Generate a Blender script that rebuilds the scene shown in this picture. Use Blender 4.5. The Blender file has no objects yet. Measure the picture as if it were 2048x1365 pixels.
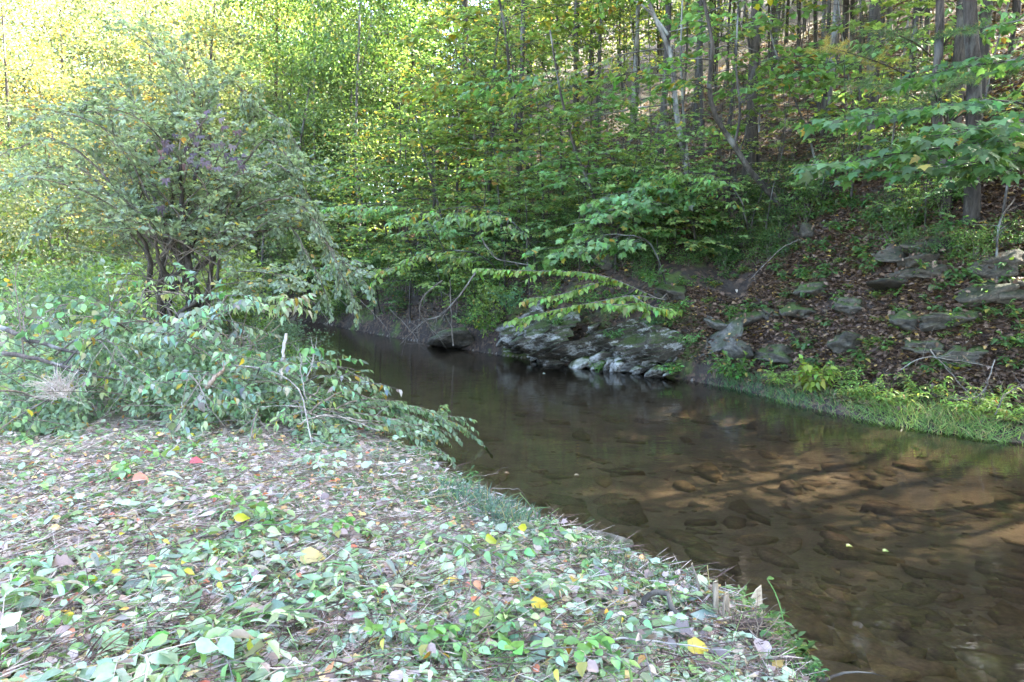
import bpy, math, random
import numpy as np
from mathutils import Vector, Matrix

# ------------------------------------------------------------------ camera, sky, sun, exposure
scn = bpy.context.scene
COL = scn.collection
R = math.radians
CAMZ, PITCH, FPX = 2.3, R(6.2), 2048 / 36 * 24

cd = bpy.data.cameras.new('camera'); cam = bpy.data.objects.new('camera', cd); COL.objects.link(cam)
cd.lens = 24; cd.sensor_width = 36; cd.clip_start = 0.05; cd.clip_end = 600
cam.location = (0, 0, CAMZ); cam.rotation_euler = (R(90) - PITCH, 0, 0)
scn.camera = cam

SUN_EL, SUN_AZ = R(47), R(66)            # azimuth measured from +Y (straight ahead) towards +X (right)
w = bpy.data.worlds.new('World'); scn.world = w; w.use_nodes = True
nt = w.node_tree; nt.nodes.clear()
sky = nt.nodes.new('ShaderNodeTexSky'); sky.sky_type = 'NISHITA'; sky.sun_disc = False
sky.sun_elevation = SUN_EL; sky.sun_rotation = SUN_AZ
sky.air_density = 0.9; sky.dust_density = 2.5; sky.ozone_density = 0.6
bg = nt.nodes.new('ShaderNodeBackground'); bg.inputs['Strength'].default_value = 0.135
wo = nt.nodes.new('ShaderNodeOutputWorld')
nt.links.new(sky.outputs[0], bg.inputs[0]); nt.links.new(bg.outputs[0], wo.inputs[0])

sl = bpy.data.lights.new('sun', 'SUN'); sl.energy = 5.0; sl.angle = R(0.6); sl.color = (1, .93, .80)
sun = bpy.data.objects.new('sun', sl); COL.objects.link(sun)
sd = Vector((math.sin(SUN_AZ) * math.cos(SUN_EL), math.cos(SUN_AZ) * math.cos(SUN_EL), math.sin(SUN_EL)))
sun.rotation_euler = sd.to_track_quat('Z', 'Y').to_euler(); sun.location = sd * 80

vs = scn.view_settings
vs.view_transform = 'Standard'; vs.look = 'None'; vs.exposure = 4.25; vs.gamma = 1; vs.use_curve_mapping = False
cy = scn.cycles
cy.max_bounces = 7; cy.diffuse_bounces = 4; cy.glossy_bounces = 3; cy.transmission_bounces = 4; cy.transparent_max_bounces = 6
cy.caustics_reflective = False; cy.caustics_refractive = False
cy.use_adaptive_sampling = True; cy.adaptive_threshold = 0.02
cy.use_denoising = True
scn.render.use_persistent_data = False

RNG = np.random.default_rng(11)
random.seed(5)

# ------------------------------------------------------------------ projecting photo pixels (2048 wide) into the place
def ray(px, py):
    x, y = (px - 1024) / FPX, (682.5 - py) / FPX
    c, s = math.cos(PITCH), math.sin(PITCH)
    return Vector((x, c + y * s, y * c - s))
def P(px, py, d):
    r = ray(px, py); return Vector((0, 0, CAMZ)) + r * (d / r.y)

# ------------------------------------------------------------------ terrain function
LB = [(24, -20), (12, -12), (6, -4), (3.4, 0), (2.2, 2.2), (1.72, 3.4), (1.66, 4.1), (1.0, 4.95), (.25, 5.65), (-.42, 6.6), (-1.0, 7.5), (-1.9, 9.3), (-3.7, 12.8), (-6.2, 18.6), (-8.6, 23), (-13.5, 26.8), (-24, 29), (-60, 30), (-160, 30)]
RB = [(36, -14), (24, -8), (16, -1), (10.6, 4.3), (8.3, 6.8), (6.6, 8.75), (5.55, 9.7), (4.75, 11.0), (4.25, 12.5), (3.3, 13.9), (1.6, 15.6), (-.3, 17.8), (-2.6, 20.6), (-5.6, 24.6), (-9.2, 29.3), (-15, 32.3), (-25, 34), (-60, 35), (-160, 36)]
def smooth_poly(pts, n=6):
    p = np.array(pts, float); out = []
    for i in range(len(p) - 1):
        a, b, c, d = p[max(i - 1, 0)], p[i], p[i + 1], p[min(i + 2, len(p) - 1)]
        for t in np.linspace(0, 1, n, endpoint=False):
            out.append(.5 * (2 * b + (c - a) * t + (2 * a - 5 * b + 4 * c - d) * t * t + (3 * b - a - 3 * c + d) * t ** 3))
    out.append(p[-1]); return np.array(out)
LBS, RBS = smooth_poly(LB, 3), smooth_poly(RB, 3)
def sdist(X, Y, poly):
    best = np.full(X.shape, 1e9); sgn = np.ones(X.shape)
    for i in range(len(poly) - 1):
        ax, ay = poly[i]; bx, by = poly[i + 1]; dx, dy = bx - ax, by - ay
        t = np.clip(((X - ax) * dx + (Y - ay) * dy) / (dx * dx + dy * dy), 0, 1)
        ex, ey = X - ax - t * dx, Y - ay - t * dy
        d = ex * ex + ey * ey
        m = d < best
        best = np.where(m, d, best); sgn = np.where(m, np.sign(dx * ey - dy * ex) + 1e-9, sgn)
    return np.sqrt(best) * np.sign(sgn)          # positive on the left of the line
_k = np.random.default_rng(3)
def waves(n, f0, f1):
    f = np.exp(_k.uniform(math.log(f0), math.log(f1), n)); a = _k.uniform(0, 6.283, n)
    return np.stack([f * np.cos(a), f * np.sin(a), _k.uniform(0, 6.283, n), (f0 / f) ** .8], 1)
W1, W2, W3 = waves(14, .35, 3.0), waves(16, 2.5, 12), waves(12, .05, .25)
def wsum(X, Y, W):
    z = 0
    for fx, fy, ph, am in W: z = z + am * np.sin(fx * X + fy * Y + ph)
    return z / math.sqrt(len(W))
def sst(a, b, x):
    t = np.clip((x - a) / (b - a), 0, 1); return t * t * (3 - 2 * t)
def height(X, Y, parts=False):
    X = np.asarray(X, float); Y = np.asarray(Y, float)
    jit = .10 * wsum(X, Y, W1) + .04 * wsum(X, Y, W2)
    v = sdist(X, Y, LBS) + jit; u = -sdist(X, Y, RBS) + jit
    n1, n2 = wsum(X, Y, W1), wsum(X, Y, W2)
    m = np.minimum(-v, -u)
    bed = -.05 - .27 * sst(0, 1.3, m) + .03 * n1 + .012 * n2
    left = -.05 + .42 * sst(0, .45, v) + .24 * sst(.4, 2.6, v) + .085 * n1 * sst(.1, 1.2, v) + .03 * n2 + .5 * sst(6, 30, v) * (1 + wsum(X, Y, W3))
    k = sst(-16, 0, X); shelf = sst(3.8, 5.2, X)     # the open valley at the far left; the low grass shelf at the right
    u1 = np.maximum(u - .85 * shelf, 0)
    steep = 1.25 * np.clip(u1, 0, 1.2) + .95 * np.clip(u1 - 1.2, 0, 2.2)
    hill = -.05 + .22 * sst(0, .35, u) + steep * (.45 + .55 * k) + (.10 + .44 * k) * np.clip(u - 3.4, 0, 100) + .12 * np.clip(u - 103, 0, 200)
    hill = hill + (.13 * n1 + .05 * n2) * sst(.2, 1.5, u) + .5 * wsum(X, Y, W3) * sst(6, 20, u)
    z = np.where(v > 0, left, np.where(u > 0, hill, bed))
    return (z, v, u) if parts else z
def hz(x, y): return float(height(np.array([x]), np.array([y]))[0])
def hit(px, py, d0=2.5, d1=90):
    """the point of the ground that the photo shows at a pixel"""
    d = np.geomspace(d0, d1, 500); r = ray(px, py)
    X, Y, Z = d * r.x / r.y, d, CAMZ + d * r.z / r.y
    below = np.nonzero(Z < np.maximum(height(X, Y), 0))[0]
    i = below[0] if len(below) else 499
    return Vector((X[i], Y[i], max(float(height(X[i:i + 1], Y[i:i + 1])[0]), -.05)))

# ------------------------------------------------------------------ materials
def mat(name):
    m = bpy.data.materials.new(name); m.use_nodes = True
    t = m.node_tree; t.nodes.clear(); return m, t
def N(t, typ, **kw):
    n = t.nodes.new('ShaderNode' + typ)
    for k, v in kw.items():
        if k.startswith('i_'):
            key = k[2:].replace('_', ' '); n.inputs[int(key) if key.isdigit() else key].default_value = v
        else: setattr(n, k, v)
    return n
def ramp(t, stops, fac=None, interp='LINEAR'):
    n = t.nodes.new('ShaderNodeValToRGB'); e = n.color_ramp.elements; n.color_ramp.interpolation = interp
    while len(e) < len(stops): e.new(.5)
    for i, (p, c) in enumerate(stops):
        e[i].position = p; e[i].color = (c[0], c[1], c[2], 1) if not isinstance(c, (int, float)) else (c, c, c, 1)
    if fac is not None: t.links.new(fac, n.inputs[0])
    return n
def math_(t, op, a, b=None, c=None, clamp=False):
    n = t.nodes.new('ShaderNodeMath'); n.operation = op; n.use_clamp = clamp
    for i, v in enumerate((a, b, c)):
        if v is None: continue
        if isinstance(v, (int, float)): n.inputs[i].default_value = v
        else: t.links.new(v, n.inputs[i])
    return n.outputs[0]
def mixc(t, f, a, b, mode='MIX'):
    n = t.nodes.new('ShaderNodeMix'); n.data_type = 'RGBA'; n.blend_type = mode
    for s, v in ((0, f), (6, a), (7, b)):
        if isinstance(v, (int, float)): n.inputs[s].default_value = v
        elif isinstance(v, tuple): n.inputs[s].default_value = (*v, 1) if len(v) == 3 else v
        else: t.links.new(v, n.inputs[s])
    return n.outputs[2]
def out(t, sh):
    o = t.nodes.new('ShaderNodeOutputMaterial'); t.links.new(sh, o.inputs[0])
def noise(t, vec, scale, detail=4, rough=.55):
    n = N(t, 'TexNoise'); n.inputs['Scale'].default_value = scale; n.inputs['Detail'].default_value = detail; n.inputs['Roughness'].default_value = rough
    if vec is not None: t.links.new(vec, n.inputs['Vector'])
    return n.outputs['Fac']
def coords(t, scale=(1, 1, 1), rot=(0, 0, 0), obj=True):
    c = t.nodes.new('ShaderNodeTexCoord'); m = t.nodes.new('ShaderNodeMapping'); m.inputs['Scale'].default_value = scale; m.inputs['Rotation'].default_value = rot
    t.links.new(c.outputs['Object' if obj else 'Generated'], m.inputs[0]); return m.outputs[0]
def bump(t, h, strength=.4, dist=.02):
    b = t.nodes.new('ShaderNodeBump'); b.inputs['Strength'].default_value = strength; b.inputs['Distance'].default_value = dist
    t.links.new(h, b.inputs['Height']); return b.outputs[0]

def leaf_material(name, turned, translucent=.46, rough=.45, spec=.38):
    """a leaf takes its green from the plant (object colour); the alpha is the share of leaves that have turned"""
    m, t = mat(name)
    oi = N(t, 'ObjectInfo')
    a1, a2 = N(t, 'Attribute', attribute_name='tint'), N(t, 'Attribute', attribute_name='turn')
    hsv = N(t, 'HueSaturation')
    t.links.new(math_(t, 'MULTIPLY_ADD', a2.outputs['Fac'], .05, .472), hsv.inputs['Hue'])
    t.links.new(math_(t, 'MULTIPLY_ADD', a1.outputs['Fac'], .95, .52), hsv.inputs['Value'])
    t.links.new(oi.outputs['Color'], hsv.inputs['Color'])
    tr = ramp(t, turned, a1.outputs['Fac'])
    msk = math_(t, 'LESS_THAN', a2.outputs['Fac'], oi.outputs['Alpha'])
    c = mixc(t, msk, hsv.outputs[0], tr.outputs[0])
    nz = noise(t, coords(t, (38, 38, 38)), 1, 2)
    c = mixc(t, 1.0, c, ramp(t, [(.3, .80), (.7, 1.12)], nz).outputs[0], 'MULTIPLY')
    p = N(t, 'BsdfPrincipled'); p.inputs['Roughness'].default_value = rough; p.inputs['Specular IOR Level'].default_value = spec
    t.links.new(c, p.inputs['Base Color'])
    tl = N(t, 'BsdfTranslucent'); t.links.new(mixc(t, 1.0, c, (1.62, 1.66, .92), 'MULTIPLY'), tl.inputs[0])
    mx = N(t, 'MixShader'); mx.inputs[0].default_value = translucent
    t.links.new(p.outputs[0], mx.inputs[1]); t.links.new(tl.outputs[0], mx.inputs[2]); out(t, mx.outputs[0])
    return m
M = {}
M['leaf'] = leaf_material('green_leaf', [(0, (.30, .25, .06)), (.5, (.40, .32, .08)), (.85, (.40, .24, .07)), (1, (.30, .13, .05))])
M['litter'] = leaf_material('dead_leaf', [(0, (.036, .020, .013)), (.35, (.082, .047, .029)), (.7, (.145, .088, .058)), (.93, (.26, .17, .115)), (1, (.42, .26, .05))], .12, .6, .3)
M['clip'] = leaf_material('cut_leaf', [(0, (.17, .11, .095)), (.4, (.36, .26, .23)), (.75, (.52, .42, .38)), (.92, (.58, .40, .14)), (1, (.55, .12, .08))], .25, .38, .6)
M['needle'] = leaf_material('pine_needle', [(0, (.32, .20, .04)), (1, (.42, .29, .06))], .3, .5, .3)
M['grass'] = leaf_material('grass_blade', [(0, (.30, .24, .09)), (1, (.40, .33, .14))], .35, .45, .4)

def bark(name, dark, light, lichen=.0, scale=1.0):
    m, t = mat(name)
    oi = N(t, 'ObjectInfo')
    v = coords(t, (30 * scale, 30 * scale, 6 * scale)); n1 = noise(t, v, 1, 7, .72)
    n2 = noise(t, coords(t, (3, 3, 1.4)), 1, 4)
    c = ramp(t, [(.32, dark), (.68, light)], n1).outputs[0]
    lw = ramp(t, [(.56 - .12 * lichen, 0.0), (.64, min(1, lichen))], n2).outputs[0]
    c = mixc(t, 1.0, c, ramp(t, [(.35, .45), (.65, 1.35)], noise(t, coords(t, (9, 9, 1.7)), 1, 5, .65)).outputs[0], 'MULTIPLY')
    c = mixc(t, lw, c, (.40, .41, .37))
    c = mixc(t, 1.0, c, oi.outputs['Color'], 'MULTIPLY')
    p = N(t, 'BsdfPrincipled'); p.inputs['Roughness'].default_value = .85; p.inputs['Specular IOR Level'].default_value = .2
    t.links.new(c, p.inputs['Base Color']); t.links.new(bump(t, n1, .9, .012), p.inputs['Normal']); out(t, p.outputs[0]); return m
M['bark'] = bark('bark', (.024, .020, .016), (.088, .075, .062), .32)
M['dark_bark'] = bark('dark_bark', (.022, .018, .014), (.085, .068, .052), .12)
M['pale_bark'] = bark('pale_bark', (.05, .044, .037), (.19, .172, .15), .6)
M['twig'] = bark('twig_bark', (.10, .08, .06), (.25, .21, .175), .2, 2)
M['deadwood'] = bark('dead_wood', (.20, .17, .14), (.46, .41, .36), .2)
def plain(name, c0, c1, scale=20, rough=.7, bmp=.4, spec=.3):
    m, t = mat(name); n = noise(t, coords(t, (scale,) * 3), 1, 5)
    p = N(t, 'BsdfPrincipled'); p.inputs['Roughness'].default_value = rough; p.inputs['Specular IOR Level'].default_value = spec
    t.links.new(ramp(t, [(.35, c0), (.66, c1)], n).outputs[0], p.inputs['Base Color']); t.links.new(bump(t, n, bmp, .01), p.inputs['Normal']); out(t, p.outputs[0]); return m
M['cut_wood'] = plain('cut_wood', (.42, .30, .18), (.66, .52, .36), 40)
M['green_stem'] = plain('green_stem', (.06, .14, .03), (.14, .26, .07), 30)
M['straw'] = plain('dry_stem', (.32, .25, .21), (.66, .56, .48), 9)

def ground_near():
    m, t = mat('clipped_bank_soil'); c = coords(t)
    n1, n2, n3 = noise(t, c, 26, 6, .7), noise(t, c, 2.2, 4), noise(t, coords(t, (90, 18, 40), (0, 0, .5)), 1, 4)
    a = ramp(t, [(.3, (.10, .075, .06)), (.5, (.24, .185, .15)), (.7, (.42, .35, .29))], n1).outputs[0]
    g = ramp(t, [(.35, (.035, .06, .02)), (.7, (.10, .14, .05))], n3).outputs[0]
    col = mixc(t, ramp(t, [(.42, 0.0), (.6, .75)], n2).outputs[0], a, g)
    gp_ = N(t, 'NewGeometry'); sp_ = N(t, 'SeparateXYZ'); t.links.new(gp_.outputs['Position'], sp_.inputs[0])
    col = mixc(t, ramp(t, [(.10, 1.0), (.26, 0.0)], math_(t, 'MULTIPLY_ADD', n1, .12, sp_.outputs[2])).outputs[0], col, (.045, .033, .024))      # wet mud at the waterline
    p = N(t, 'BsdfPrincipled'); p.inputs['Roughness'].default_value = .9
    t.links.new(col, p.inputs['Base Color']); t.links.new(bump(t, n1, 1, .03), p.inputs['Normal']); out(t, p.outputs[0]); return m
def ground_hill():
    m, t = mat('leaf_covered_slope'); c = coords(t)
    vo = N(t, 'TexVoronoi'); vo.inputs['Scale'].default_value = 13; t.links.new(c, vo.inputs['Vector'])
    sep = N(t, 'SeparateColor'); t.links.new(vo.outputs['Color'], sep.inputs[0])
    a = ramp(t, [(0, (.015, .009, .006)), (.4, (.036, .021, .013)), (.75, (.065, .038, .024)), (1, (.12, .072, .043))], sep.outputs[0]).outputs[0]
    n2, n3 = noise(t, c, .9, 5, .6), noise(t, c, 9, 5, .7)
    moss = ramp(t, [(.3, (.03, .048, .008)), (.7, (.10, .14, .018))], n3).outputs[0]
    col = mixc(t, ramp(t, [(.55, 0.0), (.63, .9)], n2).outputs[0], a, moss)
    dirt = ramp(t, [(.40, 1.0), (.48, 0.0)], noise(t, c, 1.7, 5, .6)).outputs[0]
    col = mixc(t, math_(t, 'MULTIPLY', dirt, .8), col, (.035, .025, .018))
    p = N(t, 'BsdfPrincipled'); p.inputs['Roughness'].default_value = .9
    h = math_(t, 'ADD', math_(t, 'MULTIPLY', sep.outputs[1], .6), n3)
    t.links.new(col, p.inputs['Base Color']); t.links.new(bump(t, h, 1, .05), p.inputs['Normal']); out(t, p.outputs[0]); return m
def bed_mat():
    m, t = mat('streambed_silt'); c = coords(t)
    n1, n2, n3 = noise(t, c, 3, 5), noise(t, c, 30, 4, .7), noise(t, coords(t, (3, 11, 5), (0, 0, R(-38))), 1, 5, .6)
    a = ramp(t, [(.3, (.125, .105, .083)), (.55, (.175, .147, .115)), (.75, (.22, .182, .142))], n1).outputs[0]
    a = mixc(t, ramp(t, [(.30, .5), (.40, 0.0)], n3).outputs[0], a, (.045, .034, .024))
    a = mixc(t, .35, a, ramp(t, [(.35, .55), (.7, 1.3)], n2).outputs[0], 'MULTIPLY')
    p = N(t, 'BsdfPrincipled'); p.inputs['Roughness'].default_value = .9
    t.links.new(a, p.inputs['Base Color']); t.links.new(bump(t, math_(t, 'ADD', n2, n3), .6, .02), p.inputs['Normal']); out(t, p.outputs[0]); return m
def water_mat():
    m, t = mat('creek_water')
    c = coords(t, (1.2, 5.0, 1), (0, 0, R(-38)))
    n1 = noise(t, c, 1.3, 3, .5); n2 = noise(t, coords(t, (6, 22, 1), (0, 0, R(-38))), 1, 2, .5)
    h = math_(t, 'MULTIPLY_ADD', n2, .22, n1)
    nb = bump(t, h, .10, .04)
    tr = N(t, 'BsdfTransparent'); tr.inputs[0].default_value = (.56, .505, .42, 1)
    gl = N(t, 'BsdfGlossy'); gl.inputs['Roughness'].default_value = .05; gl.inputs['Color'].default_value = (.95, .95, .95, 1)
    fr = N(t, 'Fresnel'); fr.inputs['IOR'].default_value = 1.33
    t.links.new(nb, gl.inputs['Normal']); t.links.new(nb, fr.inputs['Normal'])
    mx = N(t, 'MixShader'); t.links.new(fr.outputs[0], mx.inputs[0]); t.links.new(tr.outputs[0], mx.inputs[1]); t.links.new(gl.outputs[0], mx.inputs[2])
    out(t, mx.outputs[0]); return m
def rock_mat(name, base, pale, moss_amt, pale_at=.58):
    m, t = mat(name)
    oi = N(t, 'ObjectInfo')
    c = coords(t, (1, 1, 1)); cs = coords(t, (7, 7, 17), (R(12), R(-24), 0))
    n1, n2, n3 = noise(t, cs, 1, 6, .7), noise(t, coords(t, (2.2, 2.2, 4.5), (R(12), R(-24), 0)), 1, 7, .72), noise(t, c, 24, 6, .75)
    col = ramp(t, [(.30, tuple(x * .25 for x in base)), (.5, base), (.72, tuple(x * 1.7 for x in base))], n1).outputs[0]
    col = mixc(t, ramp(t, [(pale_at, 0.0), (pale_at + .07, .9)], n2).outputs[0], col, mixc(t, n1, tuple(x * .45 for x in pale), pale))
    col = mixc(t, .85, col, ramp(t, [(.32, .35), (.5, .9), (.7, 1.5)], n3).outputs[0], 'MULTIPLY')
    g = N(t, 'NewGeometry'); sp = N(t, 'SeparateXYZ'); t.links.new(g.outputs['Normal'], sp.inputs[0])
    mo = math_(t, 'MULTIPLY', math_(t, 'MULTIPLY_ADD', sp.outputs[2], 1.4, -.25, True), ramp(t, [(.5 - .25 * moss_amt, 0.0), (.6 - .2 * moss_amt, 1.0)], noise(t, c, 1.6, 5, .65)).outputs[0], None, True)
    col = mixc(t, mo, col, ramp(t, [(.3, (.016, .028, .005)), (.75, (.085, .115, .016))], noise(t, c, 24, 4, .7)).outputs[0])
    col = mixc(t, 1.0, col, oi.outputs['Color'], 'MULTIPLY')
    p = N(t, 'BsdfPrincipled'); p.inputs['Roughness'].default_value = .75; p.inputs['Specular IOR Level'].default_value = .4
    t.links.new(col, p.inputs['Base Color']); t.links.new(bump(t, math_(t, 'MULTIPLY_ADD', n3, .3, n1), 1, .05), p.inputs['Normal']); out(t, p.outputs[0]); return m
M['near'], M['hill'], M['bed'], M['water'] = ground_near(), ground_hill(), bed_mat(), water_mat()
M['schist'] = rock_mat('schist', (.075, .061, .045), (.58, .555, .515), .85, .512)
M['mossrock'] = rock_mat('mossy_rock', (.075, .062, .045), (.21, .185, .14), 1.0, .64)
M['greyrock'] = rock_mat('grey_rock', (.21, .19, .165), (.42, .40, .37), .35, .6)
M['bedstone'] = plain('wet_stone', (.12, .098, .076), (.20, .162, .124), 9, .85, .25)
_t = M['bedstone'].node_tree; _p = [n for n in _t.nodes if n.type == 'BSDF_PRINCIPLED'][0]; _c = _p.inputs['Base Color'].links[0].from_socket
_t.links.new(mixc(_t, 1.0, _c, N(_t, 'ObjectInfo').outputs['Color'], 'MULTIPLY'), _p.inputs['Base Color'])

# ------------------------------------------------------------------ geometry helpers
def make_mesh(name, V, F, tint=None, turn=None, material=None, smooth=False):
    me = bpy.data.meshes.new(name)
    V = np.asarray(V, np.float32).reshape(-1, 3)
    idx = [np.asarray(f, np.int32).ravel() for f in F]; sz = np.concatenate([np.full(len(f), np.asarray(f).shape[1], np.int32) for f in F])
    li = np.concatenate(idx); st = np.concatenate([[0], np.cumsum(sz)[:-1]]).astype(np.int32)
    me.vertices.add(len(V)); me.vertices.foreach_set('co', V.ravel())
    me.loops.add(len(li)); me.loops.foreach_set('vertex_index', li)
    me.polygons.add(len(sz)); me.polygons.foreach_set('loop_start', st)
    if smooth: me.polygons.foreach_set('use_smooth', np.ones(len(sz), bool))
    for nm, a in (('tint', tint), ('turn', turn)):
        if a is not None:
            at = me.attributes.new(nm, 'FLOAT', 'POINT'); at.data.foreach_set('value', np.asarray(a, np.float32))
    me.update(calc_edges=True); me.validate()
    if material: me.materials.append(material)
    return me
def obj(name, me, parent=None, color=None, kind=None):
    o = bpy.data.objects.new(name, me); COL.objects.link(o)
    if parent is not None: o.parent = parent
    if color is not None: o.color = color
    if kind: o['kind'] = kind
    return o
def thing(name, label, cat, loc=(0, 0, 0), rotz=0, group=None):
    o = bpy.data.objects.new(name, None); COL.objects.link(o); o.location = loc; o.rotation_euler = (0, 0, rotz); o.empty_display_size = .1
    return tag(o, label, cat, group)
def tag(o, label, cat, group=None, kind=None):
    o['label'] = label; o['category'] = cat
    if group: o['group'] = group
    if kind: o['kind'] = kind
    return o
def clone(src, loc, rotz=0, scale=1, label=None, group=None, colors=None, tilt=(0, 0)):
    r = src.copy(); COL.objects.link(r); r.location = loc; r.rotation_euler = (tilt[0], tilt[1], rotz); r.scale = (scale,) * 3
    if label: r['label'] = label
    if group: r['group'] = group
    for c in src.children:
        d = c.copy(); COL.objects.link(d); d.parent = r
        if colors and c.name.split('.')[0] in colors: d.color = colors[c.name.split('.')[0]]
    return r

def tpl(kind):
    if kind == 'tiny':
        V = [(0, 0, 0), (-.27, .45, .07), (0, 1, -.05), (.27, .45, .07)]; F = [(0, 3, 2), (0, 2, 1)]
    elif kind == 'ovate':
        V = [(0, 0, 0), (-.24, .25, .06), (-.25, .55, .04), (0, 1, -.12), (.25, .55, .04), (.24, .25, .06), (0, .45, -.01)]
        F = [(6, i, (i + 1) % 6) for i in range(6)]; F = [(a, c, b) for a, b, c in F]
    elif kind == 'round':
        V = [(0, 0, 0), (-.34, .12, .05), (-.42, .5, .07), (-.2, .85, .02), (0, 1, -.06), (.2, .85, .02), (.42, .5, .07), (.34, .12, .05), (0, .45, 0)]
        F = [(8, (i + 1) % 8, i) for i in range(8)]
    elif kind == 'lance':
        V = [(0, 0, 0), (-.12, .25, .03), (-.13, .55, .02), (0, 1, -.14), (.13, .55, .02), (.12, .25, .03), (0, .45, -.01)]
        F = [(6, (i + 1) % 6, i) for i in range(6)]
    elif kind == 'maple':
        o = [(0, .0), (-.22, .02), (-.50, .08), (-.34, .26), (-.58, .55), (-.26, .52), (-.20, .62), (0, 1.0), (.20, .62), (.26, .52), (.58, .55), (.34, .26), (.50, .08), (.22, .02)]
        V = [(x, y, .06 * abs(x) - .12 * y * y - .12 * x * x) for x, y in o] + [(0, .33, 0)]; n = len(o)
        F = [(n, (i + 1) % n, i) for i in range(n)]
    elif kind == 'palm':     # five leaflets of a creeper
        V, F = [], []
        for k, a in enumerate((-72, -36, 0, 36, 72)):
            a = R(a); s = 1 - .3 * abs(k - 2) / 2; b = len(V); c, sn = math.cos(a), math.sin(a)
            for x, y, z in ((0, .05, 0), (-.17, .5, .04), (0, 1, -.15), (.17, .5, .04)): V.append((s * (x * c + y * sn), s * (-x * sn + y * c), s * z))
            F += [(b, b + 3, b + 2), (b, b + 2, b + 1)]
    elif kind == 'oak':      # a dry curled lobed leaf
        o = [(0, 0), (-.16, .12), (-.12, .25), (-.32, .38), (-.2, .5), (-.33, .68), (-.14, .76), (0, 1), (.14, .76), (.33, .68), (.2, .5), (.32, .38), (.12, .25), (.16, .12)]
        V = [(x, y, .55 * x * x + .10 * math.sin(3 * y)) for x, y in o] + [(0, .45, .05)]; n = len(o)
        F = [(n, (i + 1) % n, i) for i in range(n)]
    elif kind == 'needle':
        V = [(-.012, 0, 0), (.012, 0, 0), (0, 1, -.08)]; F = [(0, 1, 2)]
    elif kind == 'blade':
        V = [(-.03, 0, 0), (.03, 0, 0), (-.022, .5, .0), (.022, .5, .0), (0, 1, -.22)]; F = [(0, 1, 3), (0, 3, 2), (2, 3, 4)]
    elif kind == 'straw':
        V = [(-.006, 0, 0), (.006, 0, 0), (.006, 1, 0), (-.006, 1, 0), (0, .5, .02)]; F = [(0, 1, 4), (1, 2, 4), (2, 3, 4), (3, 0, 4)]
    return np.array(V, float), np.array(F, int)
TPL = {k: tpl(k) for k in ('tiny', 'ovate', 'round', 'lance', 'maple', 'palm', 'oak', 'needle', 'blade', 'straw')}
def unit(a): return a / np.maximum(np.linalg.norm(a, axis=-1, keepdims=True), 1e-9)
def frames(D, Nn):
    y = unit(D); x = unit(np.cross(y, Nn)); z = np.cross(x, y)
    return np.stack([x, y, z], -1)

class Geo:
    def __init__(s): s.V, s.F, s.t1, s.t2, s.n = [], {}, [], [], 0
    def add(s, V, F, t1=None, t2=None):
        V = np.asarray(V, float); F = np.asarray(F, int)
        s.F.setdefault(F.shape[1], []).append(F + s.n); s.V.append(V); s.n += len(V)
        s.t1.append(np.full(len(V), .5) if t1 is None else t1); s.t2.append(np.full(len(V), .9) if t2 is None else t2)
    def tube(s, path, rad, sides=5, rough=0):
        p = np.asarray([tuple(q) for q in path], float); r = np.broadcast_to(np.asarray(rad, float), (len(p),))
        d = unit(np.gradient(p, axis=0)); ref = np.array([.3, .2, 1.0]) if abs(d[0][2]) < .8 else np.array([1.0, .2, .1])
        x = unit(np.cross(d, ref)); y = np.cross(d, x); a = np.arange(sides) * 2 * math.pi / sides
        rr = r[:, None, None] * (1 + (RNG.uniform(-rough, rough, (len(p), sides, 1)) if rough else 0))
        V = p[:, None] + rr * (np.cos(a)[None, :, None] * x[:, None] + np.sin(a)[None, :, None] * y[:, None])
        i = np.arange(len(p) - 1)[:, None] * sides; j = np.arange(sides)[None]; k = (j + 1) % sides
        F = np.stack([i + j, i + k, i + sides + k, i + sides + j], -1).reshape(-1, 4)
        s.add(V.reshape(-1, 3), F)
        if sides >= 5:
            b = (len(p) - 1) * sides; c = np.vstack([V[-1], p[-1:]])
            s.add(c, [(q, (q + 1) % sides, sides) for q in range(sides)])
    def leaves(s, Pn, D, Nn, S, kind, wid=1.0, t1=None, t2=None):
        Pn = np.asarray(Pn, float)
        if not len(Pn): return
        TV, TF = TPL[kind]; n = len(Pn); Rm = frames(np.asarray(D, float), np.asarray(Nn, float))
        T = TV[None] * np.stack([np.broadcast_to(wid, n) * 1.0, np.ones(n), RNG.uniform(.2, 2.2, n)], -1)[:, None, :]
        V = Pn[:, None] + np.broadcast_to(np.asarray(S, float), n)[:, None, None] * np.einsum('nij,nkj->nki', Rm, T)
        F = (TF[None] + (np.arange(n) * len(TV))[:, None, None]).reshape(-1, 3)
        t1 = RNG.random(n) if t1 is None else t1; t2 = RNG.random(n) if t2 is None else t2
        s.add(V.reshape(-1, 3), F, np.repeat(t1, len(TV)), np.repeat(t2, len(TV)))
    def mesh(s, name, material, smooth=False):
        return make_mesh(name, np.vstack(s.V), [np.vstack(f) for f in s.F.values()], np.concatenate(s.t1), np.concatenate(s.t2), material, smooth)
    def build(s, name, material, parent=None, color=None, kind=None, smooth=False):
        return obj(name, s.mesh(name, material, smooth), parent, color, kind)

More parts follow.
